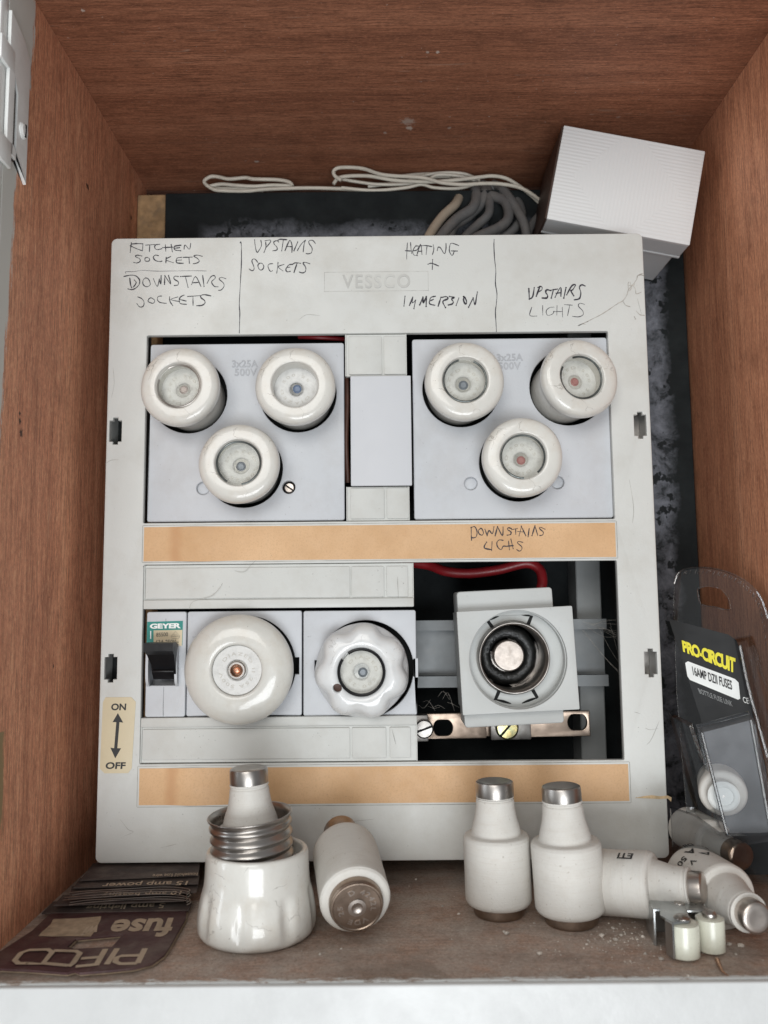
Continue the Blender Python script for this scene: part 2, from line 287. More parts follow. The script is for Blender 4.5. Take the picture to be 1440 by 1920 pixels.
def ribbed():
    m, nt, b = NT('ribbed_white_plastic')
    tc = N(nt, 'ShaderNodeTexCoord'); sep = N(nt, 'ShaderNodeSeparateXYZ'); nt.links.new(tc.outputs['Object'], sep.inputs[0])
    x = mth(nt, 'MULTIPLY', sep.outputs[0], 1000); z = mth(nt, 'MULTIPLY', sep.outputs[2], 1000)
    wx = mth(nt, 'SINE', mth(nt, 'MULTIPLY', x, 2*math.pi/1.75)); wz = mth(nt, 'SINE', mth(nt, 'MULTIPLY', z, 2*math.pi/1.75))
    ax = mth(nt, 'ABSOLUTE', x); az = mth(nt, 'ABSOLUTE', z)
    side = mth(nt, 'GREATER_THAN', mth(nt, 'MULTIPLY', ax, 1.0), mth(nt, 'SUBTRACT', 26, mth(nt, 'MULTIPLY', az, .9)))
    h = mth(nt, 'ADD', mth(nt, 'MULTIPLY', wz, side), mth(nt, 'MULTIPLY', mth(nt, 'MULTIPLY', wx, .5), mth(nt, 'SUBTRACT', 1, side)))
    b.inputs['Base Color'].default_value = (.64, .65, .65, 1); b.inputs['Roughness'].default_value = .5
    bump(nt, b, h, .045, .8); return m
M['box'] = ribbed()

# ------------------------------------------------------------------ geometry
class G:
    def __init__(s): s.v = []; s.f = []
    def add(s, v, f, mx=None):
        o = len(s.v); s.v += [Vector(p) if mx is None else mx @ Vector(p) for p in v]; s.f += [[i+o for i in q] for q in f]; return s
    def bm(s, bmo, mx=None):
        bmo.verts.index_update(); s.add([v.co.copy() for v in bmo.verts], [[v.index for v in f.verts] for f in bmo.faces], mx); bmo.free(); return s
    def box(s, x0, x1, y0, y1, z0, z1, bev=0.0, seg=2, mx=None):
        b = bmesh.new(); bmesh.ops.create_cube(b, size=1)
        for v in b.verts: v.co = Vector(((x0+x1)/2+v.co.x*(x1-x0), (y0+y1)/2+v.co.y*(y1-y0), (z0+z1)/2+v.co.z*(z1-z0)))
        if bev: bmesh.ops.bevel(b, geom=b.edges[:], offset=bev, segments=seg, affect='EDGES', profile=.5)
        return s.bm(b, mx)
    def lathe(s, prof, seg=64, mx=None, rf=None):
        v, f = [], []
        for (r, h) in prof:
            for k in range(seg):
                a = 2*math.pi*k/seg; rr = r*(rf(a, r, h) if rf else 1); v.append((rr*math.cos(a), rr*math.sin(a), h))
        for i in range(len(prof)-1):
            for k in range(seg):
                k2 = (k+1) % seg; f.append([i*seg+k, i*seg+k2, (i+1)*seg+k2, (i+1)*seg+k])
        if prof[0][0] > 1e-6: f.append([k for k in range(seg)][::-1])
        if prof[-1][0] > 1e-6 and prof[-1] != prof[0]: f.append([(len(prof)-1)*seg+k for k in range(seg)])
        return s.add(v, f, mx)
    def tube(s, pts, r, seg=10, sub=6, mx=None, cap=True):
        p = smooth(pts, sub); v, f = [], []; prev = None
        for i, c in enumerate(p):
            t = (p[min(i+1, len(p)-1)]-p[max(i-1, 0)]).normalized()
            if prev is None: prev = t.orthogonal().normalized()
            n = (prev-t*prev.dot(t)).normalized(); prev = n; bn = t.cross(n)
            rr = r(i/(len(p)-1)) if callable(r) else r
            for k in range(seg):
                a = 2*math.pi*k/seg; v.append(c+(n*math.cos(a)+bn*math.sin(a))*rr)
        for i in range(len(p)-1):
            for k in range(seg):
                k2 = (k+1) % seg; f.append([i*seg+k, i*seg+k2, (i+1)*seg+k2, (i+1)*seg+k])
        if cap: f.append(list(range(seg))[::-1]); f.append([(len(p)-1)*seg+k for k in range(seg)])
        return s.add(v, f, mx)
    def plate(s, outline, holes=(), t=2.0, bev=.2, y=0.0, mx=None, res=2):
        """outline / holes are (x, z) loops; front face at depth y, thickness t going away"""
        cu = bpy.data.curves.new('tmp', 'CURVE'); cu.dimensions = '2D'; cu.fill_mode = 'BOTH'
        for lp in [outline]+list(holes):
            sp = cu.splines.new('POLY'); sp.points.add(len(lp)-1); sp.use_cyclic_u = True
            for q, (a, b) in zip(sp.points, lp): q.co = (a, b, 0, 1)
        cu.extrude = max(0, t/2-bev); cu.bevel_depth = bev; cu.bevel_resolution = res; cu.offset = -bev
        o = bpy.data.objects.new('tmp', cu); col.objects.link(o)
        me = bpy.data.meshes.new_from_object(o.evaluated_get(bpy.context.evaluated_depsgraph_get()))
        col.objects.unlink(o); bpy.data.objects.remove(o); bpy.data.curves.remove(cu)
        v = [Vector((q.co.x, y+t/2-q.co.z, q.co.y)) for q in me.vertices]; f = [list(q.vertices) for q in me.polygons]
        bpy.data.meshes.remove(me); return s.add(v, f, mx)
    def text(s, txt, size=1.0, fn=None, bold=0.0, shear=0.0, ext=0.0, space=1.0, mx=None, bev=0.0):
        v, f = textmesh(txt, bold, shear, ext, space, bev)
        if fn: v = [fn(p) for p in v]
        return s.add(v, f, mx)
    def sheet(s, pts):                       # one polygon from 3D points
        return s.add(pts, [list(range(len(pts)))])
def textmesh(txt, bold=0, shear=0, ext=0, space=1, bev=0, size=1.0):
    cu = bpy.data.curves.new('tmp', 'FONT'); cu.body = txt; cu.size = size; cu.offset = bold; cu.shear = shear; cu.extrude = ext; cu.space_character = space
    cu.bevel_depth = bev; cu.resolution_u = 4
    o = bpy.data.objects.new('tmp', cu); col.objects.link(o)
    me = bpy.data.meshes.new_from_object(o.evaluated_get(bpy.context.evaluated_depsgraph_get()))
    col.objects.unlink(o); bpy.data.objects.remove(o); bpy.data.curves.remove(cu)
    v = [q.co.copy() for q in me.vertices]; f = [list(q.vertices) for q in me.polygons]; bpy.data.meshes.remove(me)
    return v, f
def fit_text(g, txt, quad, surf, bold=0.0, shear=0.0, space=1.0):
    """letters filling a four-cornered field (top-left, top-right, bottom-right, bottom-left) on a surface"""
    v, f = textmesh(txt, bold, shear, 0, space)
    x0 = min(p.x for p in v); x1 = max(p.x for p in v); y0 = min(p.y for p in v); y1 = max(p.y for p in v)
    tl, tr, br, bl = [Vector(q) for q in quad]; out = []
    for p in v:
        a = (p.x-x0)/(x1-x0); b = (p.y-y0)/(y1-y0)
        q = (bl*(1-a)+br*a)*(1-b)+(tl*(1-a)+tr*a)*b; out.append(surf(q.x, q.y))
    g.add(out, f)
def smooth(pts, sub=6):
    p = [Vector(q) for q in pts]
    if len(p) < 3: return [p[0].lerp(p[-1], i/sub) for i in range(sub+1)]
    out = []
    for i in range(len(p)-1):
        a, b, c, d = p[max(i-1, 0)], p[i], p[i+1], p[min(i+2, len(p)-1)]
        for k in range(sub):
            t = k/sub; out.append(.5*((2*b)+(c-a)*t+(2*a-5*b+4*c-d)*t*t+(3*b-a-3*c+d)*t**3))
    out.append(p[-1]); return out
def circ(cx, cz, r, n=48, a0=0): return [(cx+r*math.cos(a0+2*math.pi*k/n), cz+r*math.sin(a0+2*math.pi*k/n)) for k in range(n)]
def rrect(x0, x1, z0, z1, r=0.0, n=5):
    if r <= 0: return [(x0, z0), (x1, z0), (x1, z1), (x0, z1)]
    out = []
    for cx, cz, a in ((x0+r, z0+r, 180), (x1-r, z0+r, 270), (x1-r, z1-r, 0), (x0+r, z1-r, 90)):
        for k in range(n+1):
            t = math.radians(a+90*k/n); out.append((cx+r*math.cos(t), cz+r*math.sin(t)))
    return out
def ribbon(g, pts, wd, place, sub=4):
    """a pen stroke of width wd lying on a plane; place(point2d) -> 3D ; side direction measured in 3D"""
    p3 = smooth([place(x, y) for x, y in pts], sub); n = len(p3); v = []
    nrm = Vector((0, -1, 0)); wob = random.uniform(0, 6)
    for i, c in enumerate(p3):
        t = (p3[min(i+1, n-1)]-p3[max(i-1, 0)])
        if t.length < 1e-6: t = Vector((1, 0, 0))
        sd = t.normalized().cross(nrm); k = wd/2*(.82+.26*math.sin(i*.55+wob)+.14*math.sin(i*1.9+wob*3))*(1 if 0 < i < n-1 else .6)
        v += [c+sd*k, c-sd*k]
    g.add(v, [[2*i, 2*i+1, 2*i+3, 2*i+2] for i in range(n-1)])
    for c in (p3[0], p3[-1]):
        g.add([c+Vector((math.cos(a), 0, math.sin(a)))*wd*.5+Vector((0, -.012, 0)) for a in [k*math.pi/3 for k in range(6)]], [[5, 4, 3, 2, 1, 0]])
def obj(name, g, m, parent=None, root=None, ang=35, label=None, smooth_=True):
    off = Vector((0, 0, 0))
    r = parent
    while r is not None and r.parent is not None: r = r.parent
    if r is not None: off = r.location/S
    me = bpy.data.meshes.new(name); me.from_pydata([(v-off)*S for v in g.v], [], g.f); me.validate()
    b = bmesh.new(); b.from_mesh(me); bmesh.ops.remove_doubles(b, verts=b.verts[:], dist=1e-7)
    bmesh.ops.recalc_face_normals(b, faces=b.faces[:])
    if smooth_:
        for f in b.faces: f.smooth = True
        for e in b.edges: e.smooth = not (len(e.link_faces) != 2 or e.calc_face_angle(0) > math.radians(ang))
    b.to_mesh(me); b.free()
    o = bpy.data.objects.new(name, me); col.objects.link(o); me.materials.append(m)
    if parent is not None: o.parent = parent
    if label: o['label'] = label
    return o
def thing(name, label, cat, loc=(0, 0, 0), group=None):
    o = bpy.data.objects.new(name, None); col.objects.link(o); o.location = Vector(loc)*S; o.empty_display_size = .01
    o['label'] = label; o['category'] = cat
    if group: o['group'] = group
    return o
def tag(o, label, cat, group=None):
    o['label'] = label; o['category'] = cat
    if group: o['group'] = group
    return o
def axis_mx(o, d, spin=0.0):
    return Matrix.Translation(Vector(o)) @ Vector(d).to_track_quat('Z', 'Y').to_matrix().to_4x4() @ Matrix.Rotation(spin, 4, 'Z')

# ================================================================== the cabinet
XL, XR, ZC, ZF, YB, YF = -135.0, 162.0, 234.0, -119.6, 92.0, -80.0
cab = thing('wooden_cabinet', 'reddish brown plywood cabinet with white painted front edge round the fuse box', 'cabinet', (0, 0, ZF-18))
obj('side_panel', G().box(XL-16, XL, YF, YB, ZF-18, ZC+16), M['wood_side'], cab, label='left side panel, white paint brushed over its front edge')
obj('side_panel', G().box(XR, XR+16, YF, YB, ZF-18, ZC+16), M['wood_right'], cab, label='right side panel')
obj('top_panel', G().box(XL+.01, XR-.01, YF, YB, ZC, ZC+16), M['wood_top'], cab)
obj('bottom_panel', G().box(XL+.01, XR-.01, YF-5, YB, ZF-16, ZF), M['wood_floor'], cab)
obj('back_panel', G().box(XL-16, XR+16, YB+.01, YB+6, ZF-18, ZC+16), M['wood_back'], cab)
g = G().box(XL-42, XL, YF-6, YF-.02, ZF-60, ZC+60, .8)
obj('frame_stile', g, M['paint'], cab)
g = G().box(XR, XR+42, YF-6, YF-.02, ZF-60, ZC+60, .8); obj('frame_stile', g, M['paint'], cab)
g = G().box(XL+.02, XR-.02, YF-6, YF-.02, ZC, ZC+60, .8); obj('frame_rail', g, M['paint'], cab)
g = G().box(XL+.02, XR-.02, YF-7.5, YF-5.1, ZF-70, ZF-.3, .7, 4); obj('frame_rail', g, M['rail_paint'], cab, label='bottom rail, glossy white paint')
# painted hinge on the left side panel
hz0, hz1 = atx(55, 362, XL).z, atx(62, 135, XL).z
hg = G()
y1 = -64.5
cut = [(YF+3.0, 160.5), (YF+6.6, 160.5), (YF+6.6, 186), (YF+3.0, 192)]
hm = Matrix(((0, 1, 0, 0), (1, 0, 0, 0), (0, 0, 1, 0), (0, 0, 0, 1)))     # swap x and y: plates on the side panel
zt = hz1+5
hg.plate([(YF-1, hz0+8), (YF+4, hz0+9), (y1, hz0), (y1, hz1), (y1-5, zt), (YF-1, zt+4)], [cut], 1.4, .3, 0, Matrix.Translation((XL+.0, 0, 0)) @ Matrix(((0, -1, 0, 1.5), (1, 0, 0, 0), (0, 0, 1, 0), (0, 0, 0, 1))))
hinge = obj('hinge', hg, M['paint'], cab, label='old hinge thick with white paint')
for ya, yb2 in ((96, 146), (276, 330)):
    za, zb = atx(22, ya, XL).z, atx(22, yb2, XL).z
    hk = G().box(XL-22, XL+1.3, YF-8.2, YF-6.02, zb, za, .9, 3).box(XL+.05, XL+1.6, YF-7.9, YF+3.0, zb+.4, za-.4, .5, 2); obj('hinge_knuckle', hk, M['paint'], hinge)
sp_ = atx(45, 246, XL+2)
obj('hinge_recess', G().box(XL+.05, XL+.5, YF+2.9, YF+6.8, 160, 192.5), M['deep_brown'], hinge)
hs = G().lathe([(3.0, 0), (3.0, .5), (2.2, 1.2), (0, 1.4)], 24, axis_mx((XL+1.4, sp_.y, sp_.z), (1, 0, 0))); hsc = obj('screw', hs, M['paint'], hinge)
obj('screw_slot', G().box(XL+2.3, XL+2.9, sp_.y-.35, sp_.y+.35, sp_.z-2.4, sp_.z+2.4, mx=None), M['dark'], cab).parent = hinge

# backing board and batten
bl = at(310, 362, 65)
bd = G().box(bl.x, XR-1.6, 65, 74, ZF+.2, bl.z, .5, 1)
tag(obj('backing_board', bd, M['board']), 'black slate board with bluish white bloom behind the grey fuse box', 'board')
bt = at(277, 368, 76)
tag(obj('batten', G().box(XL+.4, bl.x+12, 74.2, YB-.2, ZF+.3, bt.z, .4, 1), M['batten']), 'pale bare wood batten showing left of the black board', 'batten')

# ================================================================== the fuse box
CX0, CX1, CZ0, CZ1 = -123.0, 117.6, -109.0, 163.8
fb = thing('fuse_box', 'wide light grey plastic fuse box with handwritten circuit names', 'fuse box', (-2.7, 30, CZ0))
UO = (-106.0, 100.3, 34.0, 118.4); LO = (-105.3, 100.3, -68.7, 15.8)
slots = []
for px, py in ((215, 808), (1202, 797), (206, 1253), (1222, 1243)):
    c = at(px, py); c.x -= .3*(1 if px > 700 else -1); a, h, k = 2.7, 4.7, 1.1
    slots.append([(c.x-a, c.z-h), (c.x-k, c.z-h), (c.x-k, c.z-h-1.3), (c.x+k, c.z-h-1.3), (c.x+k, c.z-h), (c.x+a, c.z-h), (c.x+a, c.z+h), (c.x+k, c.z+h), (c.x+k, c.z+h+1.3), (c.x-k, c.z+h+1.3), (c.x-k, c.z+h), (c.x-a, c.z+h)])
g = G().plate(rrect(CX0, CX1, CZ0, CZ1, 2.6), [rrect(*UO, .5, 2), rrect(*LO, .5, 2)]+slots, 3.0, .42, 0, res=3)
for a in ((CX0+.3, CX0+1.2, 2.9, 62, CZ0+2, CZ1-2), (CX1-1.2, CX1-.3, 2.9, 62, CZ0+2, CZ1-2), (CX0+2.6, CX1-2.6, 2.9, 62, CZ0+.4, CZ0+2.6), (CX0+2.6, CX1-2.6, 2.9, 62, CZ1-2.6, CZ1-.4)):
    g.box(*a)
cover = obj('cover', g, M['cover'], fb, ang=40)
for k, sl in enumerate(slots):
    c = Vector((sum(p[0] for p in sl)/12, 0, sum(p[1] for p in sl)/12))
    obj('slot_backing', G().box(max(c.x-5, CX0+1.3), min(c.x+5, CX1-1.3), 12, 14, c.z-8, c.z+8), M['steel_dull' if k != 0 and k != 2 else 'dark'], fb)
# hairline frame round the label strips and the maker's plate, moulded into the cover
def bar(g, x0, x1, z0, z1, y=-.05): g.box(x0, x1, y, y+.06, z0, z1)
g = G()
for (x0, x1, z0, z1) in ((-105.9, 100.7, 16.9, 32.9), (-105.9, 102.3, -86.2, -69.6)):
    for b_ in ((x0, x1, z1, z1+.22), (x0, x1, z0-.22, z0), (x0-.22, x0, z0, z1), (x1, x1+.22, z0, z1)): bar(g, *b_)
    obj('moulded_groove', g, M['line'], fb); g = G()
q0, q1 = at(608, 547), at(803, 509)
for b_ in ((q0.x, q1.x, q1.z, q1.z+.2), (q0.x, q1.x, q0.z, q0.z+.2), (q0.x, q0.x+.2, q0.z, q1.z), (q1.x-.2, q1.x, q0.z, q1.z)): bar(g, *b_)
obj('moulded_groove', g, M['line_soft'], fb)
g = G()
v, f = textmesh('VESSCO', 0, 0, .05, 1.18, .012)
x0 = min(p.x for p in v); x1 = max(p.x for p in v); yy0 = min(p.y for p in v); yy1 = max(p.y for p in v)
a, b_ = at(642, 541), at(769, 514)
g.add([Vector((a.x+(p.x-x0)/(x1-x0)*(b_.x-a.x), -.12-p.z*2.5, a.z+(p.y-yy0)/(yy1-yy0)*(b_.z-a.z))) for p in v], f)
obj('maker_name', g, M['maker_mark'], fb)
# label strips
def lab(name, x0, x1, z0, z1, wave):
    g = G(); n = 60; v = []; f = []
    for i in range(n+1):
        x = x0+(x1-x0)*i/n; y = -.12-wave*math.exp(-((x+84)/6)**2)
        e = wave*.6*math.exp(-((x+80)/9)**2)
        v += [(x, y, z0-e), (x, y, z1+e*.3), (x, y+.1, z1+e*.3), (x, y+.1, z0-e)]
    for i in range(n):
        for k in range(4): f.append([i*4+k, i*4+(k+1) % 4, i*4+4+(k+1) % 4, i*4+4+k])
    g.add(v, f); return obj(name, g, M['orange'], fb)
l1 = lab('label_strip', -105.4, 100.1, 17.3, 32.2, .5); l1['label'] = 'upper orange label strip with pen writing'
l2 = lab('label_strip', -105.2, 101.7, -85.5, -70.4, .5); l2['label'] = 'lower orange label strip, blank'
g = G().plate([(at(x, y).x, at(x, y).z) for x, y in [(1190, 1496), (1208, 1492.5), (1222, 1491), (1238, 1493), (1252, 1491.5), (1259, 1495), (1258, 1503), (1252, 1497), (1236, 1498), (1215, 1497)]], (), .25, 0, -.2, res=0)
obj('torn_label_scrap', g, M['scrap'], fb)
# blanking strips with moulded fields
def strip(name, x0, x1, z0, z1, cells, lip=None, y=.55):
    g = G().box(x0, x1, y+.75, y+3, z0, z1, .12, 1).box(x0, x0+.5, y+.1, y+2, z0, z1, .1, 1).box(x1-.5, x1, y+.1, y+2, z0, z1, .1, 1)
    for (a, b, c, d) in cells: g.plate(rrect(min(a, b), max(a, b), min(c, d), max(c, d), .5, 2), (), .9, .12, y)
    if lip: g.box(x0, x1, y-.5, y+2, lip[0], lip[1], .5, 2)
    return obj(name, g, M['strip'], fb)
X = lambda px, py=1100: at(px, py).x
strip('blanking_strip', -105.2, 12.0, -3.2, 15.6, [(-104.4, X(656), 1.1, 14.2), (X(659), X(720), 1.1, 14.2), (X(725), X(765), 1.1, 14.2)], (-3.4, .5))['label'] = 'long blanking strip above the switch'
strip('blanking_strip', -105.2, 12.7, -68.4, -49.6, [(-104.4, X(656, 1390), -67, -54.4), (X(660, 1390), X(724, 1390), -67, -54.4), (X(731, 1390), X(770, 1390), -67, -54.4)], (-53.5, -49.5))['label'] = 'long blanking strip below the switch'
zz = lambda py: at(710, py).z
strip('blanking_strip', X(649), X(768), zz(704), 118.2, [(X(656), X(720), zz(701), zz(630)), (X(724), X(766), zz(701), zz(630))])['label'] = 'short blanking strip above the plain plate'
strip('blanking_strip', X(650), X(770), 34.2, zz(912), [(X(658), X(722), zz(972), zz(915)), (X(727), X(768), zz(972), zz(915))])['label'] = 'short blanking strip below the plain plate'
# pen writing
def C(ox, oy, s): return lambda x, y: (ox+x/s, oy+y/s)
def write(name, conv, strokes, wd, m, y0=-.10, parent=fb, label=None):
    g = G()
    for k, st in enumerate(strokes):
        yk = y0-.012*(k % 6)
        ribbon(g, st, wd*random.uniform(.95, 1.45), lambda x, y: at(*conv(x, y), yk))
    o = obj(name, g, M[m], parent, smooth_=False)
    if label: o['label'] = label
    return o
c1 = C(230, 445, 6)
write('handwriting', c1, [[(98,60),(90,115),(85,168)],[(100,75),(160,70),(220,72)],[(85,95),(150,125),(220,150)],[(228,72),(222,150)],[(258,87),(360,80)],[(305,85),(300,160)],[(415,78),(370,85),(360,115),(385,138),(440,128)],[(480,85),(485,155)],[(450,115),(560,110)],[(545,80),(558,160)],[(655,88),(590,98),(580,120),(640,116)],[(580,120),(590,142),(652,150)],[(690,132),(702,85),(750,135),(765,68)],
 [(215,210),(165,200),(142,215),(190,240),(195,270),(160,288),(125,282)],[(255,230),(250,262),(292,268),(302,240),(270,225),(250,235)],[(400,205),(365,200),(345,225),(365,258),(410,272),(440,268)],[(490,225),(485,285)],[(540,215),(485,250),(570,285)],[(660,225),(610,235),(608,285),(680,292)],[(610,258),(660,255)],[(680,225),(780,222)],[(745,225),(750,290)],[(895,213),(840,200),(800,210),(845,240),(860,270),(830,290),(795,296)]], .42, 'ink', label='pen writing KITCHEN SOCKETS')
write('pen_rule', c1, [[(35,405),(35,387),(130,385),(220,371),(380,380),(560,378),(800,375),(940,378)]], .18, 'ink_soft')
write('handwriting', c1, [[(15,440),(90,425),(150,435),(190,480),(182,535),(140,575),(100,588),(60,580)],[(80,460),(88,530),(100,565)],[(130,480),(152,510),(120,560)],[(260,455),(230,480),(230,530),(270,556),(310,530),(290,470),(255,455)],[(345,465),(388,552),(412,470)],[(412,470),(428,528),(432,430)],[(470,530),(475,430)],[(475,430),(540,528),(515,428)],[(625,440),(582,438),(580,470),(625,500),(620,535),(580,542)],[(650,440),(770,435)],[(705,440),(735,562)],[(775,530),(820,440),(880,552)],[(785,512),(860,505)],[(900,430),(915,552)],[(950,515),(990,445),(1030,430),(1040,460),(1000,500),(1030,550),(1072,556)],[(1160,465),(1110,450),(1085,470),(1130,510),(1140,550),(1110,590),(1078,596)],
 [(170,670),(215,690),(240,730),(230,775),(190,782),(160,745)],[(300,690),(285,720),(340,742),(360,710),(320,680),(290,695)],[(440,660),(400,665),(390,700),(420,732),(490,742)],[(527,670),(532,720),(562,766)],[(620,670),(540,700),(640,722)],[(690,650),(650,670),(635,710),(650,745),(716,753)],[(640,698),(712,716)],[(730,665),(870,655)],[(790,665),(792,762)],[(990,658),(920,645),(880,655),(882,680),(920,710),(925,740),(890,765),(835,769)]], .40, 'ink', label='pen writing DOWNSTAIRS SOCKETS')
write('pen_rule', c1, [[(1322,62),(1332,54),(1336,150),(1335,300),(1325,500),(1312,750),(1318,850),(1315,960),(1312,1075)]], .42, 'ink')
c2 = C(440, 440, 8)
write('handwriting', c2, [[(298,75),(310,180),(332,262),(362,240),(402,160),(392,85)],[(465,115),(468,190),(440,264)],[(455,92),(530,80),(536,110),(475,187)],[(660,110),(630,90),(590,105),(592,140),(635,190),(630,230),(575,240)],[(650,85),(680,68),(780,75)],[(730,80),(705,242)],[(755,237),(800,130),(832,85),(860,160),(858,262)],[(785,175),(856,180)],[(945,110),(888,242)],[(940,237),(1000,140),(1062,83)],[(1062,83),(1040,150),(1028,256)],[(1210,130),(1170,85),(1120,90),(1115,130),(1160,200),(1152,268),(1110,286),(1072,283)],
 [(345,415),(310,370),(275,365),(258,400),(285,470),(290,520),(260,540),(218,515)],[(370,430),(348,462),(370,520),(410,527),(437,480),(410,430),(362,430)],[(570,435),(520,440),(498,470),(520,530),(545,552),(566,540)],[(650,415),(645,480),(630,576)],[(740,445),(660,472),(655,490),(722,542)],[(870,445),(820,450),(780,490),(768,530),(790,556),(832,550)],[(790,490),(826,488)],[(870,440),(920,420),(990,430)],[(935,430),(890,566)],[(1126,436),(1060,415),(1025,425),(1065,490),(1060,550),(1020,573),(970,560)]], .42, 'ink', label='pen writing UPSTAIRS SOCKETS')
c3 = C(740, 445, 7.2)
write('handwriting', c3, [[(172,75),(165,180),(162,292)],[(215,70),(220,150),(230,218)],[(145,180),(225,185)],[(290,105),(245,180),(258,235),(310,247)],[(255,180),(300,170),(325,120),(285,118)],[(300,237),(350,93),(368,228)],[(320,190),(367,185)],[(350,115),(420,110),(500,125)],[(437,115),(425,227)],[(520,100),(529,160),(510,233)],[(575,177),(590,130),(625,150),(670,222),(692,160),(693,83)],[(865,110),(770,78),(745,110),(738,180),(760,230),(782,240),(802,195)],[(765,183),(847,185)],[(450,363),(500,350),(592,386)],[(512,300),(508,432)]], .36, 'ink', label='pen writing HEATING and a plus sign')
write('handwriting', c3, [[(140,795),(125,927)],[(200,918),(245,808)],[(242,812),(238,885),(282,848)],[(282,848),(260,963)],[(338,912),(382,808)],[(382,808),(385,882),(427,800)],[(427,800),(425,932)],[(550,795),(490,812),(468,870),(480,902),(542,916)],[(480,857),(522,838)],[(625,810),(588,927)],[(640,810),(700,800),(716,830),(650,866),(686,947)],[(740,798),(805,812),(768,832),(792,870),(775,900),(725,913)],[(866,820),(830,920)],[(935,800),(930,850),(957,902),(972,870),(952,820),(930,800)],[(998,943),(1060,818)],[(1060,818),(1085,912),(1102,820),(1117,738)]], .55, 'ink', label='bold pen writing IMMERSION')
write('pen_rule', c3, [[(1343,28),(1340,120),(1350,300),(1366,450),(1360,620),(1381,760),(1372,900),(1360,1000),(1368,1150),(1374,1270)]], .38, 'ink')
c4 = C(960, 500, 5.538)
write('handwriting', c4, [[(175,228),(180,337)],[(180,337),(215,310),(231,218)],[(290,205),(252,307)],[(268,217),(305,205),(311,238),(268,266)],[(402,247),(362,240),(350,265),(370,300),(360,325),(315,325)],[(388,246),(472,232)],[(430,240),(408,326)],[(448,317),(505,213),(508,306)],[(458,276),(506,270)],[(561,218),(538,326)],[(568,292),(620,200),(660,188),(630,240),(612,250),(641,302)],[(758,200),(725,188),(700,215),(715,270),(700,330),(648,344)]], .55, 'ink', label='bold pen writing UPSTAIRS')
write('handwriting', c4, [[(205,423),(185,505),(257,513)],[(318,403),(320,502)],[(435,420),(390,425),(355,460),(370,505),(420,492),(437,462)],[(468,403),(465,502)],[(430,465),(522,466)],[(522,423),(526,521)],[(547,394),(626,400)],[(600,400),(577,507)],[(752,391),(705,380),(690,410),(735,460),(737,500),(690,521),(630,515)]], .28, 'ink', label='thin pen writing LIGHTS')
write('dust_smear', c4, [[(690,612),(740,590),(840,540),(920,500),(1000,450),(1080,395),(1150,355)],[(1100,378),(1150,355),(1190,300),(1210,240),(1250,190),(1290,140),(1310,90),(1368,68)],[(1210,240),(1205,180),(1212,160)],[(1250,190),(1280,230),(1290,282),(1340,265)],[(1150,355),(1180,400),(1225,415)],[(1200,190),(1260,200),(1270,170)],[(1300,100),(1340,85),(1372,95)],[(1225,160),(1240,215),(1222,250)]], .30, 'web')
for st in [[(690,612),(735,592),(760,600)],[(775,575),(790,568)],[(1290,460),(1330,500),(1375,505)],[(1270,520),(1285,545)]]:
    write('dust_speck', c4, [st], .30, 'web')
c5 = C(860, 975, 7.2)
lw = write('handwriting', c5, [[(170,98),(170,190),(174,272)],[(165,105),(215,90),(247,150),(240,220),(205,241),(175,235)],[(300,115),(268,140),(275,185),(315,205),(335,170),(310,115),(290,115)],[(355,125),(385,212)],[(385,212),(410,140),(455,186),(476,93)],[(493,212),(525,88)],[(525,88),(590,212),(600,95)],[(712,115),(670,105),(660,130),(705,160),(700,195),(655,205)],[(715,130),(792,115)],[(770,120),(770,192)],[(815,216),(850,83)],[(845,83),(906,211)],[(798,155),(885,163)],[(952,118),(937,226)],[(990,212),(1030,78)],[(1030,78),(1067,206)],[(1166,125),(1105,98),(1095,120),(1140,160),(1135,200),(1095,210)],
 [(377,298),(345,375),(442,400)],[(451,293),(445,412)],[(600,275),(545,270),(515,310),(530,370),(575,400),(600,355),(645,355)],[(673,285),(686,402)],[(645,355),(737,345)],[(705,258),(736,387)],[(866,302),(810,290),(795,310),(850,360),(850,400),(820,420),(785,400)]], .40, 'ink', y0=-.22, label='pen writing DOWNSTAIRS LIGHS on orange strip')
lw.parent = l1
# hairline scratches on the cover and strips
id_ = lambda x, y: (x, y)
for st in [[(355,1142),(362,1128),(395,1118),(410,1105),(417,1094)],[(440,1070),(458,1072),(475,1055),(500,1035)],[(197,870),(208,863),(222,862)],[(385,1230),(395,1232)],[(226,1537),(240,1555),(250,1560),(232,1568)],[(1210,1365),(1218,1368),(1234,1366)],[(1213,1396),(1222,1385),(1236,1352)],[(1190,1335),(1200,1338)],[(735,1368),(742,1395)],[(745,1082),(747,1120)]]+[[(212,690),(214,720),(209,745)],[(1195,560),(1203,590)],[(620,1532),(650,1540),(700,1536)],[(1180,900),(1188,950),(1186,980)],[(300,1590),(330,1583)],[(560,600),(575,590),(600,592)]]:
    write('hairline_crack', id_, [st], .14, 'line', y0=-.06)
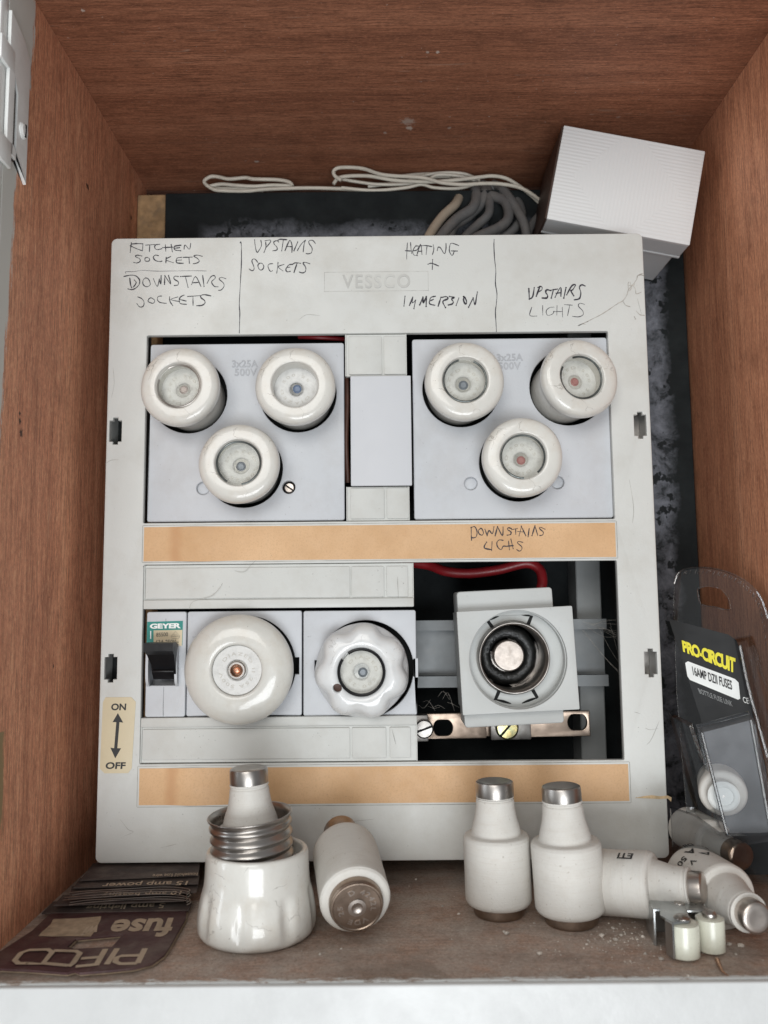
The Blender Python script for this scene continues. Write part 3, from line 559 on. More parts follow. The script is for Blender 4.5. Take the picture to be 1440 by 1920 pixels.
# on/off sticker
s0, s1 = at(187, 1450, -.1), at(254, 1307, -.1)
st = obj('switch_sticker', G().plate([(s0.x, s0.z+2), (s0.x+2, s0.z), (at(245, 1450).x-1, s0.z), (at(247, 1450).x, s0.z+2), (s1.x+.2, s1.z-2), (s1.x-1.8, s1.z), (at(198, 1307).x, s1.z), (at(196, 1307).x-.6, s1.z-2)], (), .2, .03, -.2), M['cream'], fb)
g = G(); sf = lambda x, y: at(x, y, -.26)
fit_text(g, 'ON', ((209, 1319), (237, 1319), (236, 1332), (208, 1332)), sf, .035)
fit_text(g, 'OFF', ((199, 1429), (236, 1429), (235, 1442), (197, 1442)), sf, .035)
arr = [(221, 1337), (231, 1355), (224, 1354), (220, 1403), (227, 1403), (216, 1422), (207, 1402), (214, 1403), (218, 1354), (211, 1354)]
g.sheet([sf(*p) for p in arr])
obj('sticker_print', g, M['print'], st, smooth_=False)

# ================================================================== fuse bases and caps
def hood(name, label, q, holes, screws, plugs=(), txt=None, y=2.6, t=3.2, group=None, cat='fuse base'):
    """plate q=(x0,x1,z0,z1) in front of a deep body; holes = circles"""
    x0, x1, z0, z1 = q
    t_ = thing(name, label, cat, ((x0+x1)/2, 40, z0), group)
    hl = [circ(*h) for h in holes]+[circ(*s_, 2.9, 24) for s_ in list(screws)+list(plugs)]
    obj('front_plate', G().plate(rrect(x0, x1, z0, z1, 1.1, 3), hl, t, .45, y), M['module'], t_)
    obj('socket_body', G().box(x0+2, x1-2, y+14, y+34, z0+2, z1-2, .5, 1), M['dark'], t_)
    obj('plate_skirt', G().plate(rrect(x0+.8, x1-.8, z0+.8, z1-.8), [rrect(x0+2.5, x1-2.5, z0+2.5, z1-2.5)], 12, 0, y+t-.4, res=0), M['module'], t_)
    if txt:
        g = G()
        for s_, (a, b, c, d) in txt:
            v, f = textmesh(s_, .01, 0, .05, 1.05, .01)
            ux0 = min(p.x for p in v); ux1 = max(p.x for p in v); uy0 = min(p.y for p in v); uy1 = max(p.y for p in v)
            g.add([Vector((a+(p.x-ux0)/(ux1-ux0)*(b-a), y-.14-p.z*2.6, c+(p.y-uy0)/(uy1-uy0)*(d-c))) for p in v], f)
        obj('raised_lettering', g, M['module_mark'], t_)
    for s_ in plugs:
        obj('screw_plug', G().lathe([(3.2, -2), (3.2, 0), (2.4, .55), (0, .7)], 28, axis_mx((s_[0], y+2.2, s_[1]), (0, -1, 0))), M['module'], t_)
    for s_ in screws:
        g = G().lathe([(2.35, 0), (2.35, .8), (1.9, 1.3), (0, 1.4)], 24, axis_mx((s_[0], y+3.2, s_[1]), (0, -1, 0)))
        sc1 = obj('screw', g, M['nickel'], t_)
        a = random.uniform(0, 3)
        obj('screw_slot', G().box(-2.2, 2.2, -.32, .32, -.1, .2, mx=Matrix.Translation((s_[0], y+1.75, s_[1])) @ Matrix.Rotation(math.radians(35), 4, 'Y') @ Matrix.Rotation(math.radians(90), 4, 'X')), M['dark'], sc1)
    return t_
PROT = 16.5; PY = 2.6
caps = [((341,728),'pale','pink'), ((553,726),'none','blue'), ((448,871),'ring','grey'), ((869,716),'ring','grey'), ((1089,710),'ring','red'), ((980,859),'ring','red')]
centres = [at(*c[0], PY-PROT+4) for c in caps]
tilt = [(-.05, .03), (.02, .02), (.02, .02), (.03, .0), (.17, .04), (-.02, .02)]
shift = {4: Vector((-2.8, 0, -.6))}
holes_at = [c+shift.get(i, Vector((0, 0, 0))) for i, c in enumerate(centres)]
qL = (at(276, 800).x, at(645, 800).x, 34.6, at(460, 641).z)
qR = (at(775, 800).x, at(1147, 800).x, 34.6, at(960, 631).z)
a1, a2 = at(433, 686), at(482, 672); b1, b2 = at(438, 702), at(480, 688)
hood('triple_fuse_holder', 'left three way fuse base, grey plate marked 3x25A 500V', qL, [(c.x, c.z, 17.2) for c in holes_at[:3]], [(at(540, 912).x, at(540, 912).z)], [(at(378, 914).x, at(378, 914).z)],
     [('3x25A', (a1.x, a2.x, a1.z, a2.z)), ('500V', (b1.x, b2.x, b1.z, b2.z))], group='three way fuse bases')
a1, a2 = at(933, 674), at(982, 660); b1, b2 = at(936, 690), at(978, 676)
hood('triple_fuse_holder', 'right three way fuse base, grey plate marked 3x25A 500V', qR, [(c.x, c.z, 17.2) for c in holes_at[3:]], [], [(at(884, 905).x, at(884, 905).z), (at(1048, 903).x, at(1048, 903).z)],
     [('3x25A', (a1.x, a2.x, a1.z, a2.z)), ('500V', (b1.x, b2.x, b1.z, b2.z))], group='three way fuse bases')
capprof = [(14.6, -8), (15.0, 0), (15.4, 6), (15.9, 8.4), (16.8, 9.8), (17.2, 11.6), (17.2, 13.0), (16.8, 14.4), (15.9, 15.4), (14.6, 16.0), (12.8, 16.25), (11.0, 16.3), (10.3, 16.2), (10.0, 15.9), (9.85, 15.3), (9.6, 14.6), (9.5, 11.5), (9.5, 7.6)]
def smooth_prof(p, n=3): return [(q.x, q.y) for q in smooth([(a, b, 0) for a, b in p], n)]
def fuse_front(t, mx, r, h, dot, rr=3.0, off=(0, 0), end_mat='ceramic_pale'):
    fe = obj('fuse_end', G().lathe([(r, h-1), (r, h), (rr+.5, h), (rr, h-.4), (rr-.1, h-3.4), (0, h-3.4)], 48, mx), M[end_mat], t)
    m2 = mx @ Matrix.Translation((off[0], off[1], 0))
    g = G().lathe([(rr*.62, h-2.5), (rr*.62, h-1.0), (rr*.45, h-.6), (rr*.36, h-.85), (0, h-.9)], 24, m2)
    obj('indicator', g, M[dot], fe)
    v, f = textmesh('DIAZED 500 25', .01, 0, .05, 1.5); x1 = max(p.x for p in v); R = (r+rr)/2-.6
    g = G(); g.add([mx @ Vector(((R+p.y*1.7)*math.cos(2.6-p.x/x1*5.2), (R+p.y*1.7)*math.sin(2.6-p.x/x1*5.2), h+.05+p.z)) for p in v], f)
    obj('raised_marks', g, M['end_mark'], fe)
    return fe
capgroup = 'porcelain fuse caps on the three way bases'
clabels = ['cream porcelain fuse cap at the upper left of the left base, pale indicator', 'cream porcelain fuse cap with blue dot and no metal ring, beside the plain plate',
           'cream porcelain fuse cap lowest on the left base, grey indicator', 'cream porcelain fuse cap at the upper left of the right base, grey blue indicator',
           'cream porcelain fuse cap at the upper right of the right base, red indicator', 'cream porcelain fuse cap lowest on the right base, red indicator']
for i, ((pp, ring, dot), c) in enumerate(zip(caps, centres)):
    base = Vector((holes_at[i].x, PY, holes_at[i].z)); d = Vector((tilt[i][0], -1, tilt[i][1]))
    mx = axis_mx(base, d, random.uniform(0, 6))
    t = thing('fuse_carrier', clabels[i], 'fuse cap', tuple(base), capgroup)
    wob = random.uniform(0, 6)
    obj('porcelain_body', G().lathe(smooth_prof(capprof), 96, mx, lambda a, r, h: 1+.006*math.sin(2*a+wob)+.004*math.sin(5*a)), M['porcelain'], t, ang=60)
    fuse_front(t, mx, 9.55, 8.6, dot+'_dot', 3.1 if dot != 'grey' else 3.4, off=(random.uniform(-.4, .4), random.uniform(-.4, .4)))
    if ring != 'none':
        a0 = random.uniform(0, 6); pts = [Vector((9.25*math.cos(a0+k*.18), 9.25*math.sin(a0+k*.18), 14.7)) for k in range(32)]
        obj('retaining_ring', G().tube([mx @ p for p in pts], .45, 8, 2), M['ring_dark'] if ring == 'ring' else M['steel'], t)
        obj('window_glass', G().lathe([(0, 13.4), (9.4, 13.4), (9.4, 13.9), (0, 13.9)][0:4], 48, mx), M['glass'], t)

# plain plate and wire between the two bases
p0, p1 = at(658, 911, -1), at(770, 704, -1)
tp = thing('blanking_plate', 'plain pale grey rectangular plate between the two three way fuse bases', 'plate', ((p0.x+p1.x)/2, 4, p0.z))
obj('face', G().plate(rrect(p0.x, p1.x, p0.z, p1.z, .4, 2), (), 2.2, .25, -1), M['blank'], tp)
obj('web', G().box(p0.x+1, p1.x-1, 1.25, 28, p0.z+1, p1.z-1, .3, 1), M['dark'], tp)
g = G().tube([at(650, 690, 9), at(651, 760, 7), at(649, 830, 7), at(652, 905, 10)], 1.1, 10)
tag(obj('brown_wire', g, M['brown']), 'thin brown wire in the dark gap left of the plain plate', 'wire')
g = G().tube([at(560, 632, 14), at(600, 633, 12), at(660, 637, 16)], 1.0, 10)
tag(obj('dark_red_wire', g, M['red']), 'dark red wire glimpsed above the left fuse base', 'wire')

# ---- switch
MZ0, MZ1 = -49.3, -4.6
sx0, sx1 = at(271, 1300).x, at(346, 1300).x
sw = thing('main_switch', 'narrow grey switch with black lever and teal label, far left of lower row', 'switch', ((sx0+sx1)/2, 40, MZ0))
yS = 1.2
rx0, rx1, rz0, rz1 = at(276, 1250).x, at(333, 1250).x, at(300, 1286).z, at(300, 1208).z
obj('switch_body', G().plate(rrect(sx0, sx1, MZ0, MZ1, .9, 3), [rrect(rx0, rx1, rz0, rz1, .8, 3)], 4, .4, yS).box(sx0+.3, sx1-.3, yS+9, yS+36, MZ0+.3, MZ1-.3).box(sx0+.3, rx0-.05, yS+3.5, yS+10, MZ0+.3, MZ1-.3).box(rx1+.05, sx1-.3, yS+3.5, yS+10, MZ0+.3, MZ1-.3), M['module'], sw)
g = G()
for xx in (rx0-.2, rx1-.9):                                     # cheeks either side of the lever
    prof = [(yS+.2, rz0-.6), (yS-2.6, rz0+2.0), (yS-3.2, (rz0+rz1)/2), (yS-2.4, rz1-1.5), (yS+.2, rz1+.2)]
    ps = [(p.x, p.y) for p in smooth([(a, b, 0) for a, b in prof], 4)]
    n = len(ps); g.add([(xx, a, b) for a, b in ps]+[(xx+1.1, a, b) for a, b in ps], [list(range(n))[::-1], [n+i for i in range(n)]]+[[i, (i+1) % n, n+(i+1) % n, n+i] for i in range(n)])
obj('lever_guard', g, M['module'], sw)
g = G()
lx0, lx1 = at(283, 1250, -4).x, at(328, 1250, -4).x
prof = [(yS+8, at(300, 1272).z+1), (yS-1.0, at(300, 1274).z), (yS-3.4, at(300, 1262).z), (yS-5.0, at(300, 1245).z), (yS-9, at(300, 1228, -9).z), (yS-12.5, at(300, 1221, -12).z), (yS-12.5, at(300, 1206, -12).z), (yS-6, at(300, 1204, -6).z), (yS+8, at(300, 1212).z-2)]
n = len(prof); ex = [0, 0, 0, 0, .8, 1.2, 1.2, .8, 0]
g.add([(lx0-e, a, b) for (a, b), e in zip(prof, ex)]+[(lx1+e*.6, a, b) for (a, b), e in zip(prof, ex)], [list(range(n))[::-1], [n+i for i in range(n)]]+[[i, (i+1) % n, n+(i+1) % n, n+i] for i in range(n)])
obj('lever', g, M['black'], sw, ang=20)
obj('lever_ridge', G().box(lx0+.8, lx1-.4, yS-5.6, yS-4.4, at(300, 1259).z, at(300, 1256).z, .3, 2), M['black'], sw)
ys = yS-.09; sl = lambda x, y, k=0: at(x, y, ys-k)
lab1 = obj('switch_label', G().sheet([sl(276, 1166), sl(343, 1164), sl(342, 1210), sl(275, 1212)]), M['teal'], sw, smooth_=False)
obj('label_panel', G().sheet([sl(288, 1182, .07), sl(342, 1181, .07), sl(341, 1211, .07), sl(288, 1212, .07)]), M['cream'], lab1, smooth_=False)
g = G(); f1 = lambda x, y: sl(x, y, .14)
fit_text(g, 'GEYER', ((281, 1169.5), (339.5, 1168), (339, 1178), (281, 1179)), f1, .045, 0, .95)
fit_text(g, 'I', ((281.5, 1183), (283.5, 1183), (283.5, 1198), (281.5, 1198)), f1)
obj('label_name', g, M['white_print'], lab1, smooth_=False)
g = G()
fit_text(g, '85500', ((293, 1186.5), (315, 1185.5), (315, 1193), (293, 1194)), f1, .01)
fit_text(g, '63A 250V~', ((292, 1200), (335, 1199), (335, 1207), (292, 1208)), f1, .01)
for a_, b_ in (((321, 1193), (329, 1184)), ((329, 1184), (337, 1193)), ((321, 1193), (337, 1193)), ((323, 1197), (335, 1197)), ((321, 1193), (323, 1197)), ((337, 1193), (335, 1197)), ((326, 1190), (329, 1191)), ((330, 1189), (333, 1192))):
    ribbon(g, [a_, b_], .16, f1, 2)
obj('label_print', g, M['print'], lab1, smooth_=False)
for q in ([(307, 1288), (306, 1320), (306, 1343)], [(311, 1160), (311, 1165)]):
    g = G(); ribbon(g, q, .18, lambda x, y: at(x, y, yS-.05)); obj('seam_joint', g, M['dark'], sw, smooth_=False)

# ---- big round cap module and scalloped cap module
def mod(px0, px1, z0, z1, cx, cz, r, label, notch):
    x0, x1 = at(px0, 1250).x, at(px1, 1250).x
    t = thing('single_fuse_holder', label, 'fuse base', ((x0+x1)/2, 40, z0), 'single fuse bases on the rail')
    cc = at(cx, cz, PY)
    q = math.asin(3.6/r); hole = []
    for k in range(41): a = q+(math.pi-2*q)*k/40; hole.append((cc.x+r*math.cos(a), cc.z+r*math.sin(a)))
    hole += [(cc.x-r-1.5, cc.z+3.6), (cc.x-r-1.5, cc.z-3.6)]
    for k in range(41): a = math.pi+q+(math.pi-2*q)*k/40; hole.append((cc.x+r*math.cos(a), cc.z+r*math.sin(a)))
    hole += [(cc.x+r+1.5, cc.z-3.6), (cc.x+r+1.5, cc.z+3.6)]
    obj('front_plate', G().plate(rrect(x0, x1, z0, z1, .9, 3), [hole], 3.5, .4, yS+.6), M['module'], t)
    obj('socket_body', G().box(x0+.8, x1-.8, yS+15, yS+36, z0+.8, z1-.8), M['dark'], t)
    obj('plate_skirt', G().plate(rrect(x0+.5, x1-.5, z0+.5, z1-.5), [rrect(x0+.9, x1-.9, z0+.9, z1-.9)], 20, 0, yS+3.8, res=0), M['module'], t)
    return t, cc
t, cc = mod(348.5, 565, MZ0, MZ1, 461, 1249, 21.6, 'grey single fuse base under the large round cap, right of the switch', True)
bc = at(446, 1256, -9); base = Vector((bc.x, PY, bc.z))
t = thing('large_fuse_carrier', 'large smooth round cream porcelain cap with copper centre, right of the switch', 'fuse cap', tuple(base))
mx = axis_mx(base, (0, -1, .0))
pr = [(17, -4), (19.5, 0), (21.6, 4), (22.7, 7), (23.0, 9), (22.4, 11.0), (20.6, 13.0), (17.5, 14.6), (14.4, 15.2), (12.0, 15.2), (10.9, 14.9), (10.5, 14.3), (10.4, 12.6)]
obj('porcelain_body', G().lathe(smooth_prof(pr), 96, mx), M['porcelain_smooth'], t, ang=60)
obj('centre_disc', G().lathe([(10.6, 12.5), (10.2, 13.3), (8, 13.5), (4.6, 13.5), (4.2, 13.2), (3.7, 12)], 48, mx), M['ceramic_pale'], t)
v, f = textmesh('DIAZED II 25A 500V', .01, 0, .06, 1.3); xm = max(p.x for p in v); g = G()
g.add([mx @ Vector(((6.2+p.y*1.9)*math.cos(2.6-p.x/xm*5.6), (6.2+p.y*1.9)*math.sin(2.6-p.x/xm*5.6), 13.56+p.z)) for p in v], f)
obj('raised_marks', g, M['end_mark'], t)
obj('centre_sleeve', G().lathe([(3.7, 12), (3.7, 14.6), (3.4, 14.9), (2.7, 14.9), (2.5, 14.4), (2.5, 12.5)], 32, mx), M['steel'], t)
obj('indicator', G().lathe([(2.4, 12.3), (2.4, 13.9), (1.6, 14.4), (1.1, 14.1), (.8, 14.5), (0, 14.6)], 24, mx), M['copper'], t)

t, cc = mod(568, 781, MZ0-.3, MZ1-.2, 686, 1253, 20.6, 'grey single fuse base under the scalloped cap', True)
bc = at(678, 1259, -8); base = Vector((bc.x, PY, bc.z))
t = thing('scalloped_fuse_carrier', 'white porcelain cap with scalloped rim, black ring and side hole, middle of lower row', 'fuse cap', tuple(base))
mx = axis_mx(base, (0, -1, 0))
def scal(a, r, h):
    if r < 11.5 or h < 2.5: return 1
    w_ = min(1, (r-11.5)/4)*min(1, (h-2.5)/5.5)
    return 1-.125*w_*max(0, .5+.5*math.cos(7*(a-math.radians(110))))**1.6
pr = [(17, -5), (19.0, 0), (19.9, 2.5), (20.2, 4.5), (20.1, 7.5), (19.7, 10), (18.6, 12.2), (16.8, 13.7), (14.2, 14.5), (12.0, 14.6), (10.6, 14.2), (9.9, 13.4), (9.7, 12), (9.6, 10)]
# side hole cut by pushing vertices in
g = G().lathe(smooth_prof(pr, 4), 168, mx, scal)
hc = at(632, 1291, -12.0)
pw = obj('porcelain_body', g, M['porcelain_white'], t, ang=60)
ct = obj('cutter', G().lathe([(1.95, -7), (1.95, 4)], 32, axis_mx((hc.x, PY-12.5, hc.z), (0, -1, 0))), M['brown'], t)
mo = pw.modifiers.new('cut', 'BOOLEAN'); mo.object = ct; mo.operation = 'DIFFERENCE'; mo.solver = 'EXACT'
bpy.context.view_layer.update()
me2 = bpy.data.meshes.new_from_object(pw.evaluated_get(bpy.context.evaluated_depsgraph_get()))
pw.modifiers.clear(); pw.data = me2; bpy.data.objects.remove(ct)
obj('test_hole', G().lathe([(1.9, -.3), (1.9, 0), (0, 0)], 24, axis_mx((hc.x, PY-9.2, hc.z), (0, -1, 0))), M['brown'], t)
fuse_front(t, mx, 9.0, 11.0, 'grey_dot', 3.3, off=(.5, -.4))
a0 = math.radians(125); pts = [Vector((9.4*math.cos(a0-k*.185), 9.4*math.sin(a0-k*.185), 14.0)) for k in range(33)]
obj('black_ring', G().tube([mx @ p for p in pts], .62, 8, 2), M['black'], t)
obj('window_glass', G().lathe([(0, 12.6), (9.3, 12.6), (9.3, 13.0), (0, 13.0)], 48, mx), M['glass'], t)

# ---- open holder, slightly askew
oc = at(971, 1238, 0); ang = math.radians(2.4)
oh = thing('open_fuse_holder', 'grey open fuse holder with brass contact in black socket, slightly crooked, no cap', 'fuse holder', (oc.x, 35, oc.z-22))
HM = Matrix.Translation((oc.x, 0, oc.z)) @ Matrix.Rotation(-ang, 4, 'Y')
W2, H2 = 25.0, 22.0
rc = circ(0, 0, 21.3, 72)
obj('front_plate', G().plate(rrect(-W2, W2, -H2, H2, .5, 2), [circ(.2, .3, 21.0, 72)], 2.2, .3, 0, HM), M['holder'], oh)
sk = G(); sk.plate(rrect(-W2+.3, W2-.3, -H2+.3, H2-.3), [circ(.2, .3, 20.6, 72)], 7, 0, 2.1, HM, 0)
sk.plate(rrect(-W2+1, W2-1, -H2+1, H2-1), [circ(-.9, .8, 16.6, 72)], 23, 0, 9.3, HM, 0)
obj('holder_body', sk, M['holder'], oh)
obj('terminal_shroud', G().plate(rrect(-W2+1, W2-7, H2-3, H2+8.5, 1.4, 3), (), 20, .5, 6, HM), M['holder'], oh, label='upper wiring shroud')
obj('terminal_shroud', G().plate(rrect(-W2+1, W2-6, -H2-6.0, -H2+2, 1.4, 3), (), 20, .5, 5, HM), M['holder'], oh, label='lower wiring shroud')
# bowl floor with four slits
hs_ = []
slit = G()
for a, fl in ((63, 1), (122, -1), (-63, -1), (-118, 1)):
    slit = G()
    ar = math.radians(a); d = Vector((math.cos(ar), 0, math.sin(ar))); s_ = Vector((-d.z, 0, d.x))
    c0 = Vector((-.6, 6.9, .6))
    p = [c0+d*15.9-s_*.8, c0+d*15.9+s_*.8, c0+d*19.9+s_*.7, c0+d*20.2-s_*.6]
    slit.add(p, [[0, 1, 2, 3]], HM)
    arc = []
    for k in range(9):
        b_ = ar+fl*k*.045; arc.append(c0+Vector((math.cos(b_), 0, math.sin(b_)))*(19.9)); 
    arc2 = [c0+(q-c0)*(1-.055*math.sin(math.pi*(i+1)/10)) for i, q in enumerate(arc)]
    slit.add([q+Vector((0, -.02, 0)) for q in arc+arc2[::-1]], [list(range(18))], HM)
    obj('bowl_groove', slit, M['dark'], oh, smooth_=False)
obj('bowl', G().plate(circ(.2, .3, 20.9, 72), [circ(-.9, .8, 16.0, 72)], 1.2, .2, 7, HM), M['holder'], oh)
rm = HM @ axis_mx((-1.1, 9, .9), (0, -1, 0))
pr = [(15.2, -12), (15.4, 0), (15.9, 1.4), (15.7, 3.2), (15.2, 4.6), (15.6, 5.8), (15.4, 6.9), (14.9, 7.2), (14.4, 6.6), (14.7, 5.5), (14.2, 4.6), (14.6, 3.2), (14.2, 1.0), (14.2, -12)]
obj('screw_shell', G().lathe(smooth_prof(pr), 72, rm), M['steel_dull'], oh)
sm_ = HM @ axis_mx((-1.6, 26, 1.0), (0, -1, 0))
def lump(a, r, h): return 1+.012*math.sin(9*a)+.008*math.sin(23*a+h)
obj('socket_insert', G().lathe(smooth_prof([(14, -2), (13.8, 4), (12.2, 7.5), (10.5, 8.4), (8.8, 8.0), (7.6, 6.2), (7.3, 2)], 3), 96, sm_, lump), M['tar'], oh)
v, f = textmesh('DIAZED 500V 16A', .02, 0, .1, 1.3); xm = max(p.x for p in v); g = G()
g.add([sm_ @ Vector(((9.0+p.y*2.3)*math.cos(3.0-p.x/xm*5.6), (9.0+p.y*2.3)*math.sin(3.0-p.x/xm*5.6), 8.55+p.z*2)) for p in v], f)
obj('raised_marks', g, M['tar'], oh)
obj('contact_stud', G().lathe([(6.9, -2), (6.9, 10.6), (6.4, 11.1), (5, 11.15), (3, 11.1), (0, 11.2)], 48, sm_), M['stud'], oh)
obj('socket_back', G().lathe([(14.2, -6), (14.2, -4), (0, -4)], 48, sm_), M['dark'], oh)

# ---- rail, post, bar, wires
ra, rb = at(700, 1160, 35), at(1137, 1162, 35)
zA, zB, zC_, zD = at(960, 1162, 35).z, at(960, 1181, 35).z, at(960, 1267, 35).z, at(960, 1288, 35).z
g = G()
rx = at(1139, 1220, 35).x
prof = [(35, zA), (35, zB), (41, zB), (41, zC_), (35, zC_), (35, zD), (36.2, zD), (36.2, zC_-1.2), (42.2, zC_-1.2), (42.2, zB+1.2), (36.2, zB+1.2), (36.2, zA)]
n = len(prof); g.add([(-100, a, b) for a, b in prof]+[(rx, a, b) for a, b in prof], [[i, (i+1) % n, n+(i+1) % n, n+i] for i in range(n)]+[[0, 1, 10, 11], [1, 2, 9, 10], [2, 3, 8, 9], [3, 4, 7, 8], [4, 5, 6, 7]]+[[n+11, n+10, n+1, n+0], [n+10, n+9, n+2, n+1], [n+9, n+8, n+3, n+2], [n+8, n+7, n+4, n+3], [n+7, n+6, n+5, n+4]])
tag(obj('mounting_rail', g, M['rail'], smooth_=False), 'grey steel rail running behind the open fuse holder', 'rail')
vx0, vx1 = at(1080, 1100, 47).x, at(1126, 1100, 47).x
tag(obj('support_post', G().box(vx0, vx1, 46.5, 64.8, CZ0+3, CZ1-4, .5, 1), M['post']), 'flat grey upright post crossing behind the steel rail', 'post')
yb = 26.0
nb = thing('terminal_bar', 'slotted metal terminal bar with screws below the open fuse holder', 'terminal bar', (at(940, 1380, yb).x, yb, at(940, 1382, yb).z))
z0, z1 = at(940, 1384, yb).z, at(940, 1336, yb).z
def oval(px, py, rx_=4.4, rz_=3.6):
    c = at(px, py, yb); return [(c.x+math.copysign(1.6, math.cos(a))+(rx_-1.6)*math.cos(a), c.z+rz_*math.sin(a)) for a in [2*math.pi*k/32+.01 for k in range(32)]]
xa, xb_, xc, xd, xe = at(740, 1360, yb).x, at(912, 1360, yb).x, at(918, 1360, yb).x, at(993, 1360, yb).x, at(1107, 1360, yb).x
BM = Matrix.Translation((xb_, 0, z0)) @ Matrix.Rotation(math.radians(-.6), 4, 'Y') @ Matrix.Translation((-xb_, 0, -z0))
bar_ = obj('bar', G().plate(rrect(xa, xb_, z0, z1, .3, 2), [oval(831, 1364)], 2.0, .25, yb, BM).plate(rrect(xb_+3, xe, z0, z1, .3, 2), [oval(1083, 1356)], 2.0, .25, yb, BM).box(xb_-2, xb_+6, yb+1.7, yb+3, z0+.5, z1-.5, .2, 1, BM), M['bronze'], nb)
obj('clamp_block', G().box(xc, xd, yb-4, yb-.1, z0-.3, z1+.5, .4, 2, BM), M['steel_dull'], nb)
obj('clamp_block', G().box(at(740, 1360, yb).x, at(803, 1360, yb-6).x, yb-6, yb-.1, z0, z1+.2, .4, 2, BM), M['steel_dull'], nb)
for (px, py, r, m_, y_) in ((950, 1364, 5.2, 'brass', yb-4.1), (795, 1366, 4.2, 'steel_dull', yb-6.1)):
    c = at(px, py, y_)
    s1_ = obj('screw', G().lathe([(r, 0), (r, 1.4), (r*.85, 2.1), (0, 2.5)], 32, axis_mx((c.x, y_, c.z), (0, -1, 0))), M[m_], nb)
    obj('screw_slot', G().box(-r*.95, r*.95, -.42, .42, -.1, .35, mx=Matrix.Translation((c.x, y_-2.35, c.z)) @ Matrix.Rotation(math.radians(-48 if px > 900 else -20), 4, 'Y') @ Matrix.Rotation(math.radians(90), 4, 'X')), M['dark'], s1_)
g = G().tube([at(700, 1050, 38), at(795, 1058, 34), at(835, 1071, 30), at(880, 1075, 28), at(935, 1068, 26), at(985, 1056, 25), at(1010, 1066, 24), at(1017, 1088, 22), at(1013, 1112, 20), at(1010, 1130, 20)], 2.35, 14)
tag(obj('red_wire', g, M['red']), 'thick red insulated wire curving into the top of the open fuse holder', 'wire')
g = G()
for k in range(14):
    a = (1120+random.uniform(-30, 25), 1165+random.uniform(0, 20)); b = (1166, 1150+random.uniform(10, 130)); 
    g.tube([at(*a, 33), at((a[0]+b[0])/2, (a[1]+b[1])/2+random.uniform(-10, 12), 22), at(*b, 6)], .045, 4, 4)
for k in range(7):
    x_ = 785+k*9; g.tube([at(x_, 1300+random.uniform(0, 30), 30), at(x_+10, 1315+random.uniform(-20, 20), 26), at(x_+22, 1318+random.uniform(-10, 20), 30)], .05, 4, 4)
cw = obj('cobweb', g, M['web']); tag(cw, 'fine grey cobweb strands between rail and cover edge', 'cobweb'); cw['kind'] = 'stuff'

# ================================================================== white box and cables at the top
yF = 15.0
corn = [at(1061, 235, yF), at(1326, 284, yF), at(1290, 459, yF), at(1022, 409, yF)]
ctr = (corn[0]+corn[2])/2; ctr2 = (corn[1]+corn[3])/2; ctr = (ctr+ctr2)/2
wv_ = ((corn[1]-corn[0])+(corn[2]-corn[3]))/2; hv = ((corn[0]-corn[3])+(corn[1]-corn[2]))/2
wl, hl_ = wv_.length/2, hv.length/2; al = math.atan2(wv_.z, wv_.x)
wb = thing('white_box', 'white ribbed plastic box hanging tilted in the upper right corner', 'box', tuple(ctr))
wb.location = Vector((ctr.x, yF, ctr.z))*S; wb.rotation_euler = (0, -al, 0)
def loc_obj(name, g, m, parent, **k):        # geometry already local to the parent
    for i in range(len(g.v)): pass
    r = parent
    while r.parent is not None: r = r.parent
    off = r.location/S
    g.v = [v+off for v in g.v]
    return obj(name, g, m, parent, **k)
loc_obj('lid', G().plate(rrect(-wl, wl, -hl_, hl_, .5, 2), (), 2.0, .35, 0), M['box'], wb)
loc_obj('lid_side', G().box(-wl+.15, wl-.1, 1.9, 13.5, -hl_+.15, hl_-.15, .3, 1), M['box_side'], wb)
loc_obj('lid_rim', G().box(-wl-.1, wl+.1, 13.6, 15.4, -hl_-.2, hl_+.1, .35, 1), M['box_side'], wb)
loc_obj('case', G().box(-wl+2.2, wl-1.8, 15.3, 49.5, -hl_+2.0, hl_-2.0, .5, 1), M['box_side'], wb)
loc_obj('shadow_side', G().box(-wl-.9, -wl+.1, 1.0, 49, -hl_+.4, hl_-.2, .2, 1), M['deep_brown'], wb)  # thin slab, shadow on the box's side put into its brown colour

